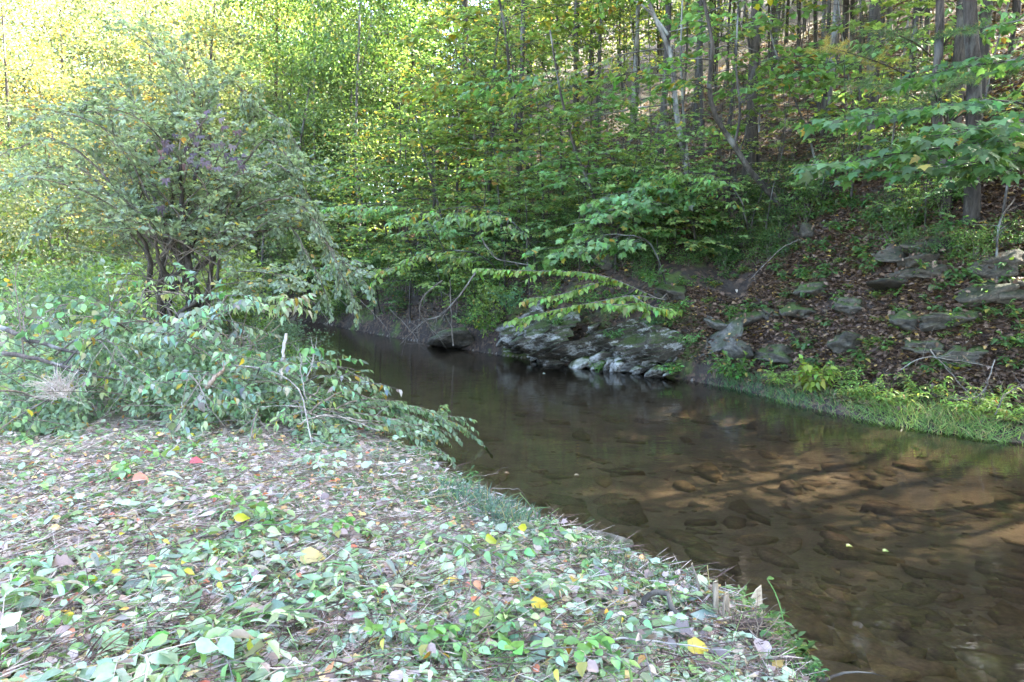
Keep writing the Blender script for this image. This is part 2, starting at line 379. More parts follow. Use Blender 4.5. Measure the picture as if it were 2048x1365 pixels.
def V3(*a): return np.array(a, float)
def rotv(v, axis, a):
    axis = axis / np.linalg.norm(axis); c, s = math.cos(a), math.sin(a)
    return v * c + np.cross(axis, v) * s + axis * np.dot(axis, v) * (1 - c)
UPV = V3(0, 0, 1)
class Leafs:
    def __init__(s): s.p, s.d, s.n, s.s = [], [], [], []
    def add(s, p, d, n, z): s.p.append(p); s.d.append(d); s.n.append(n); s.s.append(z)
    def arrays(s): return np.array(s.p), np.array(s.d), np.array(s.n), np.array(s.s)
def rnd(a, b): return random.uniform(a, b)
def rv(k): return V3(random.gauss(0, k), random.gauss(0, k), random.gauss(0, k))
def path_from(base, d, length, n, droop=.1, wob=.06):
    p = [np.array(base, float)]; d = np.array(d, float) / np.linalg.norm(d); st = length / n
    for i in range(n):
        d = d + V3(0, 0, -droop * st) + rv(wob); d /= np.linalg.norm(d); p.append(p[-1] + d * st)
    return p
def along(path, t):
    f = t * (len(path) - 1); i = min(int(f), len(path) - 2); a = f - i
    return path[i] * (1 - a) + path[i + 1] * a, (path[i + 1] - path[i]) / max(np.linalg.norm(path[i + 1] - path[i]), 1e-6)
def leaf_twig(L, path, gap, size, droop=.25, up=UPV, jit=.3, start=.15, spread=.95):
    ln = sum(np.linalg.norm(path[i + 1] - path[i]) for i in range(len(path) - 1)); k = max(2, int(ln / gap))
    for i in range(k):
        p, d = along(path, start + (1 - start) * (i + rnd(.2, .8)) / k); sd = 1 if i % 2 else -1
        ld = rotv(d, up, sd * spread * rnd(.6, 1.25)) + V3(0, 0, -droop * rnd(.3, 1.6)) + rv(.12)
        L.add(p, ld, up + rv(jit), size * rnd(.65, 1.2))
    p, d = along(path, 1); L.add(p, d + V3(0, 0, -droop), up + rv(jit), size)
def spray(B, L, base, d, length, size=.1, gap=.085, twig=.45, step=.17, droop=.25, r0=.010, wob=.07, jit=.3, leafdroop=.25, start=.12):
    n = max(4, int(length / .18)); path = path_from(base, d, length, n, droop, wob)
    B.tube(path, np.linspace(r0, .0018, len(path)), 4)
    k = max(2, int(length * (1 - start) / step))
    for i in range(k):
        t = start + (1 - start) * (i + rnd(0, .7)) / k; p, dd = along(path, min(t, 1)); sd = 1 if i % 2 else -1
        td = rotv(dd, UPV, sd * rnd(.6, 1.15)) + V3(0, 0, rnd(-.12, .12))
        ln = twig * (1.05 - .75 * t) * rnd(.6, 1.2)
        tp = path_from(p, td, ln, 3, droop, .05); B.tube(tp, np.linspace(r0 * .4, .001, 4), 3)
        leaf_twig(L, tp, gap, size, leafdroop, UPV, jit)
    leaf_twig(L, path[len(path) // 2:], gap, size, leafdroop, UPV, jit)
    return path
def limb(B, L, base, d, length, r0, size=.1, gap=.085, droop=.12, sub=.38, twig=.36, leafdroop=.25, jit=.3, bare=.15, up=True):
    """a limb with side sprays that spread out flat, tier by tier"""
    n = max(5, int(length / .25)); path = path_from(base, d, length, n, droop, .08)
    B.tube(path, np.linspace(r0, .003, len(path)), 5)
    k = max(2, int(length * (1 - bare) / sub))
    for i in range(k):
        t = bare + (1 - bare) * (i + rnd(0, .8)) / k; p, dd = along(path, min(t, 1)); sd = 1 if i % 2 else -1
        td = rotv(dd, UPV, sd * rnd(.55, 1.2)); td[2] = td[2] * .4 + rnd(-.08, .2)
        spray(B, L, p, td, max(.3, length * .5 * (1.1 - .75 * t) * rnd(.7, 1.2)), size, gap, twig, .17, droop + .1, max(.004, r0 * .4), .07, jit, leafdroop)
    spray(B, L, path[-2], path[-1] - path[-2], .5, size, gap, twig * .8, .15, droop, .004, .05, jit, leafdroop)

def trunk_tube(B, path, r0, r1, sides=10, flare=.35):
    p = np.array([tuple(q) for q in path]); n = len(p); t = np.linspace(0, 1, n)
    B.tube(p, (r0 + (r1 - r0) * t) * (1 + flare * np.exp(-t * n * .9)), sides, .05)
def bent(pts, n=18, wob=.0):
    q = smooth_poly([tuple(p)[:3] for p in pts], max(2, n // max(1, len(pts) - 1))) if True else pts
    return q + RNG.normal(0, wob, q.shape) if wob else q

# ------------------------------------------------------------------ the setting: banks, slope, streambed, water
def axis(lo, hi, a, b, fine, g=1.11):
    mid = list(np.arange(a, b + 1e-6, fine)); up, dn = [mid[-1]], [mid[0]]; s = fine
    while up[-1] < hi: s *= g; up.append(up[-1] + s)
    s = fine
    while dn[-1] > lo: s *= g; dn.append(dn[-1] - s)
    return np.array(dn[:0:-1] + mid + up[1:])
gx, gy = axis(-170, 170, -7, 11, .11), axis(-40, 190, 1.5, 27, .11)
GX, GY = np.meshgrid(gx, gy); GZ, GV, GU = height(GX, GY, True)
nx, ny = len(gx), len(gy)
ii = (np.arange(ny - 1)[:, None] * nx + np.arange(nx - 1)[None]).ravel()
quads = np.stack([ii, ii + 1, ii + nx + 1, ii + nx], -1)
allv = np.stack([GX.ravel(), GY.ravel(), GZ.ravel()], -1)
cv, cu = GV.ravel()[quads].mean(1), GU.ravel()[quads].mean(1)
def sub_mesh(name, mask, material, V=allv):
    f = quads[mask]; u, inv = np.unique(f, return_inverse=True)
    return obj(name, make_mesh(name, V[u], [inv.reshape(-1, 4)], None, None, material, True), kind='structure')
near_bank = sub_mesh('near_bank', cv > 0, M['near'])
hillside = sub_mesh('hillside', (cv <= 0) & (cu > 0), M['hill'])
streambed = sub_mesh('streambed', (cv <= 0) & (cu <= 0), M['bed'])
wv = allv.copy(); wv[:, 2] = 0
water = sub_mesh('water', (cv < .5) & (cu < .5), M['water'], wv)

# ------------------------------------------------------------------ rocks
import bmesh
def ico(sub):
    bm = bmesh.new(); bmesh.ops.create_icosphere(bm, subdivisions=sub, radius=1)
    V = np.array([v.co[:] for v in bm.verts]); F = np.array([[v.index for v in f.verts] for f in bm.faces]); bm.free(); return V, F
ICO = {k: ico(k) for k in (2, 3, 4)}
def rock_mesh(name, size, seed, material, sub=3, planes=14, rough=.05, strata=0, dip=(.35, .1)):
    g = np.random.default_rng(seed); D, F = ICO[sub]
    n = unit(g.normal(size=(planes, 3))); n = np.vstack([n, [[0, 0, 1], [0, 0, -1]]]); h = np.concatenate([g.uniform(.5, 1, planes), [.6, .7]])
    dots = D @ n.T; r = np.where(dots > .05, h[None] / np.maximum(dots, .05), 9).min(1)
    V = D * np.minimum(r, 1.5)[:, None]
    for f in (2.5, 5, 11, 23, 41): 
        k = g.normal(size=(5, 3)) * f; ph = g.uniform(0, 6.28, 5)
        V = V + D * (rough * 2.2 / f ** .62 * np.sin(V @ k.T + ph).sum(1) / 2)[:, None]
    V = V * np.array(size)
    if strata:
        b = V[:, 2] + V[:, 0] * dip[0] + V[:, 1] * dip[1] + .02 * np.sin(V[:, 0] * 9 + V[:, 1] * 7); st = np.floor(b / strata)
        j = np.sin(st * 12.9898) * 43758.5453; j = (j - np.floor(j)) - .5
        V[:, :2] += unit(V[:, :2] + 1e-6) * (j * .55 * strata * 1.4)[:, None]
    return make_mesh(name, V, [F], None, None, material)

# the layered rock face that overhangs the far edge of the creek
A, B_ = P(985, 708, 17.4), P(1345, 757, 14.1); A.z = B_.z = 0
along_b = np.array((B_ - A)[:2]); LBn = np.linalg.norm(along_b); along_b /= LBn; inn = np.array([-along_b[1], along_b[0]])
if inn[1] < 0: inn = -inn
def rock_face():
    ns, ntt = 260, 120
    s = np.linspace(-.02, 1.04, ns)[None] * np.ones((ntt, 1)); t = np.linspace(0, 1, ntt)[:, None] * np.ones((1, ns))
    S = s * LBn; g = np.random.default_rng(4)
    top = 1.22 + .3 * np.sin(S * 1.3 + 1) + .22 * np.sin(S * 3.7) + .12 * np.sin(S * 7.9 + 2); top = top * (.55 + .45 * sst(0, .22, s)) * (.62 + .38 * sst(1.05, .8, s))
    z = -.3 + t * (top + .3)
    def n3(f, a, seed):
        g = np.random.default_rng(seed); o = 0
        for _ in range(7): k = g.normal(size=2) * f; o = o + np.sin(S * k[0] + z * k[1] + g.uniform(0, 6.28))
        return a * o / 2.6
    off = .12 + .5 * np.exp(-((z - .05) / .22) ** 2) - .28 * np.exp(-((z - .55) / .35) ** 2) + 1.25 * np.clip(z - .55, 0, 3) ** 1.35
    off = off + .26 * np.sin(S * 2.1 + .5) + .16 * np.sin(S * 5.3 + z * 4 + 1) + n3(1.6, .16, 11) + .9 * (1 - sst(-.03, .10, s)) + .9 * sst(.92, 1.04, s)
    bed = z * 9.5 - S * 3.6 + n3(2.2, .5, 1) + n3(7, .16, 2)         # beds that climb towards the right
    fr = bed - np.floor(bed); st = np.floor(bed); j = np.sin(st * 78.233) * 43758.5; j = j - np.floor(j)
    cell = np.floor(S * (1.1 + 1.5 * j) + 7 * j + n3(3, .3, 15)); j2 = np.sin(cell * 12.99 + st * 37.7) * 43758.5; j2 = j2 - np.floor(j2); off = off + .20 * (j2 - .5)
    off = off - (.17 * fr ** 2 * (.35 + j)) - .13 * j + n3(4, .06, 5) + n3(13, .028, 6) + n3(30, .012, 7)
    z = z + .03 * (fr - .5) + n3(9, .02, 8)
    X = A.x + along_b[0] * S + inn[0] * off; Y = A.y + along_b[1] * S + inn[1] * off
    V = np.stack([X, Y, z], -1).reshape(-1, 3)
    i = (np.arange(ntt - 1)[:, None] * ns + np.arange(ns - 1)[None]).ravel()
    return make_mesh('rock_face', V, [np.stack([i, i + 1, i + ns + 1, i + ns], -1)], None, None, M['schist'])
outcrop = thing('rock_outcrop', 'long pale layered rock outcrop overhanging the far edge of the creek', 'rock outcrop', (0, 0, 0))
obj('rock_face', rock_face(), outcrop)
slab_meshes = [rock_mesh('rock_slab', (.20, .15, .07), 40 + i, M['schist'], 3, 9, .03, .03) for i in range(7)]
ro = random.Random(9)
for i in range(90):
    t = ro.random(); px = 1000 + 350 * t; py = (705 + 45 * t) - ro.random() ** 1.4 * (88 - 22 * t); d = 17.1 + (13.9 - 17.1) * (px - 985) / 360 + (735 - py) * .0075 + .12
    o = obj('rock_slab', slab_meshes[i % 7], outcrop); o.location = P(px, py, d); k = ro.uniform(.5, 1.9) * (1.3 if i % 6 == 0 else 1); o.scale = (k, k, k * ro.uniform(.7, 1.5))
    o.rotation_euler = (ro.uniform(-.25, .25), -R(22) + ro.uniform(-.25, .25), math.atan2(along_b[1], along_b[0]) + ro.uniform(-.6, .6)); q = ro.uniform(.45, 1.0) + .45 * (py > 690 + 45 * t); o.color = (q, q, q, 1)
ROCKS = []
def lone_rock(px, py, size, seed, label, material='mossrock', rot=(0, 0, 0), sub=3, strata=.05, d=None, sink=.42, color=(1, 1, 1, 1), name='mossy_rock', cat='rock', group=None):
    p = hit(px, py) if d is None else P(px, py, d)
    me = rock_mesh(name, size, seed, M[material], sub, 13, .05, strata)
    o = obj(name, me, None, color); o.location = p + Vector((0, 0, size[2] * (1 - 2 * sink) if d is None else 0)); o.rotation_euler = rot; ROCKS.append(o)
    return tag(o, label, cat, group)
lone_rock(1438, 690, (.72, .42, .26), 21, 'pale tilted slab of rock above the leafy sapling on the far bank', 'greyrock', (R(35), R(-38), R(-20)), 4, .04, 13.9, color=(.62, .61, .6, 1), name='pale_rock_slab')
lone_rock(1478, 700, (.34, .25, .3), 22, 'small blocky pale rock just right of the tilted slab', 'greyrock', (.2, .3, .4), 3, .05, 13.4, name='pale_rock', color=(.5, .49, .46, 1))
lone_rock(1425, 645, (.22, .2, .15), 29, 'white weathered knob of rock at the upper end of the tilted slab', 'greyrock', (.2, .3, .4), 3, .05, 14, name='pale_rock', color=(.6, .6, .58, 1))
lone_rock(1480, 655, (.5, .4, .2), 23, 'flat mossy rock behind the tilted pale slab', rot=(0, -.3, .3))
lone_rock(1215, 525, (.5, .4, .4), 24, 'rounded grey boulder above the overhanging leafy bough', 'mossrock', (0, .2, 0))
lone_rock(1470, 485, (.55, .4, .25), 25, 'mossy ledge rock left of the curved tree base', rot=(.1, -.2, 0))
lone_rock(1617, 470, (.28, .24, .28), 26, 'grey upright stone right of the curved tree base', rot=(0, .1, .5))
wall_spots = [(1790, 505, .34, .2, 'pale stone at the left end of the ledge below the big trunk'), (1850, 500, .42, .2, 'largest pale stone of the ledge below the big trunk'), (1848, 525, .4, .16, 'flat layered stone under the largest ledge stone'), (1885, 545, .25, .14, 'leaning pale stone at the lower end of the ledge'),
              (1820, 550, .26, .13, 'rounded tan stone low in the ledge below the big trunk'), (1792, 558, .24, .13, 'grey stone beside the rounded tan ledge stone'), (1780, 575, .36, .13, 'long mossy stone at the foot of the ledge'), (1900, 505, .4, .22, 'dark mossy stone right of the largest ledge stone'),
              (1960, 585, .32, .16, 'grey stone by the thin leaning sapling at the right'), (2010, 540, .4, .25, 'lichen spotted boulder near the right edge of the slope'), (2035, 580, .3, .2, 'grey boulder under the lichen spotted boulder')]
for i, (px, py, a, b, lab) in enumerate(wall_spots):
    lone_rock(px, py, (a * 1.15, a * .9, b * 1.35), 60 + i, lab, 'mossrock' if 'moss' in lab else 'greyrock', (rnd(-.2, .2), rnd(-.4, .1), rnd(-.6, .6)), 4, .08, sink=.55, color=(.36, .31, .235, 1), name='ledge_stone', group='stones of the ledge on the slope')
for i, (px, py, a, b, lab) in enumerate([(1600, 625, .4, .2, 'green mossy rock on the slope above the yellowish sapling'), (1700, 620, .42, .25, 'tan rock with pale lichen in the middle of the slope'), (1820, 640, .45, .22, 'ribbed tan rock low on the slope at the right'), (1880, 640, .55, .2, 'wide flat mossy rock beside the ribbed tan rock'),
        (1640, 580, .35, .2, 'dark mossy hummock rock in the leaf litter'), (1700, 690, .5, .3, 'shadowed mossy rock above the grass strip'), (1560, 705, .5, .25, 'low dark rock behind the streamside sapling'), (1850, 700, .42, .2, 'small mossy rock behind the bramble canes'), (1545, 630, .35, .18, 'moss cushion rock right of the tilted pale slab'),
        (1350, 590, .5, .3, 'mossy rock at the upper right end of the outcrop'), (1930, 720, .4, .22, 'grey slab lying in litter right of the bramble canes'), (920, 690, .7, .35, 'dark mossy boulder at the left end of the outcrop by the water')]):
    lone_rock(px, py, (a, a * .8, b), 80 + i, lab, 'mossrock', (rnd(-.2, .2), rnd(-.3, .2), rnd(-1, 1)), 4, .08, sink=.62, name='mossy_rock')
# flat grey rock at the water's edge of the near bank, and the stones of the streambed
lone_rock(1152, 1073, (.30, .17, .07), 31, 'flat grey rock at the water edge of the near bank', 'greyrock', (0, .03, -.15), 4, .03, d=P(1152, 1073, 5.25).y, name='flat_rock', color=(.62, .6, .56, 1))
def bed_stone_mesh(seed, k=7):
    g = np.random.default_rng(seed); a = np.sort(g.uniform(0, 6.283, k)) * .35 + np.arange(k) * 6.283 / k * .65
    r = g.uniform(.5, 1, k); lo = np.stack([r * np.cos(a), r * np.sin(a) * .5, np.full(k, -.08)], -1); hi = lo * V3(.93, .93, 0) + np.stack([np.zeros(k), np.zeros(k), g.uniform(.10, .17, k)], -1)
    V = np.vstack([lo, hi, [[0, 0, .14]]]); F4 = [(i, (i + 1) % k, k + (i + 1) % k, k + i) for i in range(k)]; F3 = [(k + i, k + (i + 1) % k, 2 * k) for i in range(k)]
    return make_mesh('stone', V, [F4, F3], None, None, M['bedstone'])
stones = [bed_stone_mesh(i) for i in range(8)]
cnt = 0
while cnt < 290:
    px, py = rnd(820, 2100), 720 + 640 * random.random() ** .8
    r = ray(px, py); tt = (CAMZ + .25) / -r.z if r.z < -.05 else 0
    if not tt: continue
    x, y = r.x * tt, r.y * tt; z, v, u = (float(q[0]) for q in height(np.array([x]), np.array([y]), True))
    if v > -.15 or u > -.1: continue
    q = rnd(.7, 1.25); o = obj('stone', stones[cnt % 8], streambed, (q, q * rnd(.94, 1.03), q * rnd(.88, 1.02), 1)); s = rnd(.09, .34) if cnt % 5 else rnd(.3, .5)
    o.location = (x, y, z - .015); o.scale = (s, s, s * rnd(.5, 1.1)); o.rotation_euler = (rnd(-.1, .1), rnd(-.12, .12), R(38) + math.pi / 2 + rnd(-1.1, 1.1)); cnt += 1

gv = Geo(); k_ = 0
while k_ < 700:
    px, py = rnd(820, 2100), 720 + 640 * random.random() ** .8; r = ray(px, py); tt = (CAMZ + .25) / -r.z; x, y = r.x * tt, r.y * tt; k_ += 1
    z, v, u = (float(q[0]) for q in height(np.array([x]), np.array([y]), True))
    if v > -.1 or u > -.1: continue
    sz = rnd(.02, .075); a = rnd(0, 6.28); n_ = 6; an = np.arange(n_) * 6.283 / n_ + a; rr_ = sz * RNG.uniform(.6, 1, n_); top = np.stack([x + rr_ * np.cos(an), y + rr_ * np.sin(an) * .8, np.full(n_, z + sz * .18)], -1)
    gv.add(np.vstack([top, [[x, y, z + sz * .24]], top * V3(1, 1, 0) + V3(0, 0, z - .03)]) if 0 else np.vstack([top, [[x, y, z + sz * .24]], np.stack([x + (top[:, 0] - x) * 1.5, y + (top[:, 1] - y) * 1.5, np.full(n_, z - .012)], -1)]), [(i, (i + 1) % n_, n_) for i in range(n_)] + [(n_ + 1 + i, n_ + 1 + (i + 1) % n_, (i + 1) % n_) for i in range(n_)] + [(n_ + 1 + i, (i + 1) % n_, i) for i in range(n_)])
o = gv.build('gravel', M['bedstone'], None, (.8, .78, .74, 1), 'stuff'); tag(o, 'small stones scattered over the streambed', 'gravel')
# ------------------------------------------------------------------ tree makers
G_DEEP, G_MID, G_YEL, G_BLUE = (.06, .115, .036), (.10, .165, .045), (.175, .225, .06), (.10, .15, .085)
def col(c, turned=0.0, k=1.0): return (c[0] * k, c[1] * k, c[2] * k, turned)
def understory(name, label, hgt, n, spread, first, size, kind, r0=.06, group=None, barkm='bark', color=col(G_MID), gap=.1, lean=(0, 0), trunk_pts=None, wid=1.0, rise=.35, loc=(0, 0, 0)):
    t = thing(name, label, 'tree', loc, 0, group); B, T, L = Geo(), Geo(), Leafs()
    pts = trunk_pts or [(0, 0, -.25), (lean[0] * .2 + rnd(-.1, .1), lean[1] * .2 + rnd(-.1, .1), hgt * .35), (lean[0] * .6 + rnd(-.2, .2), lean[1] * .6 + rnd(-.2, .2), hgt * .7), (lean[0], lean[1], hgt)]
    tp = bent(pts, 18); trunk_tube(T, tp, r0, .008, 9)
    tp = [q for q in tp]
    for i in range(n):
        f = first + (1 - first) * (i + rnd(0, .6)) / n; p, d = along(tp, min(f, .99)); a = i * 2.4 + rnd(-.5, .5)
        ln = spread * (1.05 - .65 * (f - first) / (1 - first)) * rnd(.65, 1.2)
        limb(B, L, p, V3(math.cos(a), math.sin(a), rise + .4 * (f - first)), ln, max(.008, r0 * .35 * (1.1 - f)), size, gap, .12, .38, .36)
    T.build('trunk', M[barkm], t, (1, 1, 1, 1), smooth=True); B.build('limbs', M[barkm], t, (1, 1, 1, 1), 'stuff')
    g = Geo(); p, d, nn, s = L.arrays(); g.leaves(p, d, nn, s, kind, wid); g.build('crown', M['leaf'], t, color, 'stuff')
    return t
def clump_crown(c, rad, n, size, kind='tiny', clumps=60, shell=.55, flat=.5, cs=.8, wid=1.3):
    g = Geo(); u = unit(RNG.normal(size=(clumps, 3))) * (RNG.random((clumps, 1)) ** .45 * (1 - shell) + shell * RNG.random((clumps, 1)) ** .25) * np.array(rad)
    k = RNG.integers(0, clumps, n); q = RNG.normal(size=(n, 3)) * np.array([cs, cs, cs * flat]) * RNG.uniform(.5, 1, (clumps, 1))[k]
    p = np.array(c) + u[k] + q; d = unit(q + u[k] * .3 + RNG.normal(size=(n, 3)) * .6) + np.array([0, 0, -.35]); nn = np.array([0, 0, 1.]) + RNG.normal(size=(n, 3)) * .55
    hue = RNG.random(clumps)[k] * .55 + RNG.random(n) * .45
    g.leaves(p, d, nn, size * RNG.uniform(.6, 1.25, n), kind, wid, RNG.random(n), hue); return g, np.array(c) + u
def tall_tree(name, label, hgt, r0, crown_r, crown_h, nleaf, size, group=None, barkm='bark', color=col(G_MID), limbs=12, c0=.5, pts=None, loc=(0, 0, 0), clumps=60, cs=.8, kind='tiny'):
    t = thing(name, label, 'tree', loc, 0, group); T, B = Geo(), Geo()
    pts = pts or [(0, 0, -.4), (rnd(-.2, .2), rnd(-.2, .2), hgt * .3), (rnd(-.4, .4), rnd(-.4, .4), hgt * .65), (rnd(-.6, .6), rnd(-.6, .6), hgt)]
    tp = bent(pts, 24); trunk_tube(T, tp, r0, .02, 12, .45); tp = [q for q in tp]
    g, cl = clump_crown((pts[-1][0] * .7, pts[-1][1] * .7, hgt - crown_h * .45), (crown_r, crown_r, crown_h * .5), nleaf, size, kind, clumps, .5, .5, cs)
    for i in range(limbs):
        f = c0 + (1 - c0) * i / limbs; p, d = along(tp, f); e = cl[RNG.integers(0, len(cl))]
        e = cl[np.argmin(np.linalg.norm(cl - (p + V3(math.cos(i * 2.4), math.sin(i * 2.4), .5) * crown_r * .8), axis=1))]
        B.tube(bent([p, (p + e) / 2 + V3(0, 0, -.3), e], 8, .03), np.linspace(r0 * .3 * (1.2 - f), .01, 2 * 4 + 1), 5)
    T.build('trunk', M[barkm], t, (1, 1, 1, 1), smooth=True); B.build('limbs', M[barkm], t, (1, 1, 1, 1), 'stuff'); g.build('crown', M['leaf'], t, color, 'stuff')
    return t
def bush(name, label, rad, n, size, color, kind='tiny', group=None, stems=7, loc=(0, 0, 0), cs=.22, clumps=40, wid=1.2, flat=.55):
    t = thing(name, label, 'shrub', loc, 0, group); B = Geo()
    g, cl = clump_crown((0, 0, rad[2] * .9), rad, n, size, kind, clumps, .5, flat, cs, wid)
    for i in range(stems): 
        e = cl[i * len(cl) // stems]; B.tube(bent([(rnd(-.06, .06), rnd(-.06, .06), -.1), e * V3(.4, .4, .6), e], 8, .01), np.linspace(.016, .004, 9), 4)
    B.build('stems', M['twig'], t, (1, 1, 1, 1)); g.build('foliage', M['leaf'], t, color, 'stuff'); return t

# prototypes: the first of each kind is itself placed, the rest are copies
UB = [understory('bank_tree', 'slope tree with large flat spread leaves', 5.4, 20, 3.0, .22, .17, 'round', .05, color=col((.13, .19, .045), .08), lean=(-.8, -.8), rise=.12, gap=.11),
      understory('bank_tree', 'slope tree with large flat spread leaves', 6.4, 22, 3.0, .26, .155, 'ovate', .055, color=col((.12, .19, .055), .06), lean=(.4, -1.0), rise=.12, gap=.1),
      understory('bank_tree', 'slope tree with large flat spread leaves', 4.2, 16, 2.6, .22, .15, 'maple', .04, color=col((.10, .18, .055), .04), lean=(-.3, -.9), rise=.1, gap=.11)]
US = [understory('understory_tree', 'slender understory tree with flat tiers of leaves on the wooded slope', 5.6, 22, 2.4, .22, .125, 'ovate', .05, color=col(G_MID, .06)),
      understory('understory_tree', 'slender understory tree with flat tiers of leaves on the wooded slope', 6.6, 24, 2.6, .26, .13, 'round', .06, color=col(G_YEL, .1), lean=(.7, .3)),
      understory('understory_tree', 'slender understory tree with flat tiers of leaves on the wooded slope', 4.6, 20, 2.0, .2, .115, 'ovate', .04, color=col(G_DEEP, .05), lean=(-.5, .2))]
UH = [understory('high_crowned_tree', 'thin tree whose leaves start high above the littered slope', 8.6, 22, 2.8, .42, .13, 'ovate', .065, color=col(G_MID, .1), lean=(.4, -.5)),
      understory('high_crowned_tree', 'thin tree whose leaves start high above the littered slope', 9.6, 24, 3.0, .4, .135, 'round', .075, color=col(G_YEL, .12), lean=(-.6, .3))]
SP = [understory('sapling', 'bare stemmed sapling with a few leaves on the wooded slope', 3.4, 6, .9, .55, .09, 'ovate', .016, color=col(G_MID, .15)),
      understory('sapling', 'bare stemmed sapling with a few leaves on the wooded slope', 4.6, 6, 1.0, .6, .09, 'ovate', .02, color=col(G_YEL, .2), lean=(.5, .1)),
      understory('sapling', 'bare stemmed sapling with a few leaves on the wooded slope', 5.6, 5, .9, .7, .09, 'ovate', .024, color=col(G_MID, .2), lean=(-.4, -.3), barkm='pale_bark')]
TT = [tall_tree('canopy_tree', 'tall straight canopy tree on the wooded slope', 19, .125, 3.8, 11, 8500, .17, c0=.5, color=col(G_MID, .12)),
      tall_tree('canopy_tree', 'tall straight canopy tree on the wooded slope', 22, .15, 4.4, 12, 9500, .17, c0=.5, color=col(G_YEL, .2), barkm='dark_bark'),
      tall_tree('canopy_tree', 'tall straight canopy tree on the wooded slope', 17, .095, 3.5, 10, 7500, .16, c0=.48, color=col(G_MID, .1), barkm='pale_bark')]
FT = [tall_tree('valley_tree', 'sunlit yellowing tree beyond the bend of the creek', 12, .14, 3.4, 11.5, 9000, .17, c0=.15, limbs=18, color=col(G_YEL, .35), clumps=110, cs=.65),
      tall_tree('valley_tree', 'sunlit yellowing tree beyond the bend of the creek', 15, .17, 4.0, 13.5, 10000, .18, c0=.2, limbs=18, color=col(G_YEL, .55), clumps=110, cs=.7),
      tall_tree('valley_tree', 'sunlit yellowing tree beyond the bend of the creek', 9, .10, 2.8, 8.5, 7000, .15, c0=.12, limbs=16, color=col(G_MID, .2), clumps=90, cs=.55)]
BS = [bush('woodland_shrub', 'low green shrub growing from the leaf litter of the slope', (.8, .8, .55), 900, .075, col(G_MID, .05)),
      bush('woodland_shrub', 'low green shrub growing from the leaf litter of the slope', (1.2, 1.1, .8), 1500, .08, col(G_DEEP, .05)),
      bush('woodland_shrub', 'low green shrub growing from the leaf litter of the slope', (.6, .6, .9), 900, .085, col(G_YEL, .1), 'ovate')]
for pr in UB + US + UH + SP + TT + FT + BS: pr.location = (0, 0, -60)
used = set()
def put(protos, i, x, y, rz, sc, label=None, group=None, color=None, z=None, tilt=(0, 0)):
    pr = protos[i % len(protos)]; z = hz(x, y) if z is None else z
    if pr.name not in used:
        used.add(pr.name); pr.location = (x, y, z); pr.rotation_euler = (*tilt, rz); pr.scale = (sc,) * 3; o = pr
        if label: o['label'] = label
        if group: o['group'] = group
        if color:
            for c in o.children:
                if c.name.startswith(('crown', 'foliage')): c.color = color
        return o
    return clone(pr, (x, y, z), rz, sc, label, group, {'crown': color, 'foliage': color} if color else None, tilt)

# ---- canopy trees: the trunks of the photo, and those whose crowns shade the slope and the creek
trunks = [(1312, 425, 21, 0, 'straight grey canopy trunk left of the leaning two stemmed tree'), (1885, 300, 17.5, 1, 'dark canopy trunk behind the pine boughs'), (1990, 215, 24, 0, 'thin canopy trunk with a sunlit edge near the top right'), (1665, 235, 25, 1, 'canopy trunk behind the pine bough tip'),
          (1035, 330, 24, 0, 'canopy trunk half hidden by bright yellow green leaves'), (930, 300, 30, 1, 'canopy trunk left of the bright yellow green leaves'), (1255, 330, 27, 2, 'pale canopy trunk left of the straight grey one'), (1530, 300, 27, 1, 'dim canopy trunk above the curved tree'), (1750, 290, 26, 2, 'pale canopy trunk above the maple bough'),
          (726, 330, 30, 2, 'whitish sunlit trunk in the woods beyond the bend'), (636, 300, 33, 2, 'forked whitish sunlit trunk left of the other pale one'), (1410, 260, 32, 0, 'distant canopy trunk over the sunlit litter'), (840, 330, 34, 0, 'thin canopy trunk in the woods above the creek bend'), (1150, 320, 29, 1, 'canopy trunk behind the flat topped understory leaves'),
          (560, 330, 36, 1, 'dark canopy trunk behind the vine covered shrub')]
def on_ray(px, d): r = ray(px, 600); return r.x / r.y * d, d
for i, (px, py, d, k, lab) in enumerate(trunks):
    x, y = on_ray(px, d); put(TT, k, x, y, i * 1.3, rnd(.9, 1.1), lab, 'canopy trees of the wooded slope')
def sunlit(x, y, z, h0, h1, rad):
    """would this crown stand between the sun and one of the places that lie in the sun in the photograph?"""
    for (tx, ty, tz, *m_) in SUN_SPOTS:
        rad_ = rad * (m_[0] if m_ else 1)
        for h in np.linspace(z + h0, z + h1, 5):
            s = (h - tz) / sd.z
            if s > 0 and (tx + sd.x * s - x) ** 2 + (ty + sd.y * s - y) ** 2 < rad_ * rad_: return True
    return False
q1, q2 = hit(1900, 835), hit(1395, 270)
SUN_SPOTS = [(q1.x, q1.y, q1.z + .2, .5), (q2.x, q2.y, q2.z), ] + [tuple(P(a, b, d)) for a in (600, 720, 840, 960, 1080, 1200) for b in (120, 300) for d in (19, 30)] + [(*P(a, b, d), .6) for a, b, d in ((760, 450, 19), (1150, 420, 16), (1300, 400, 16))]
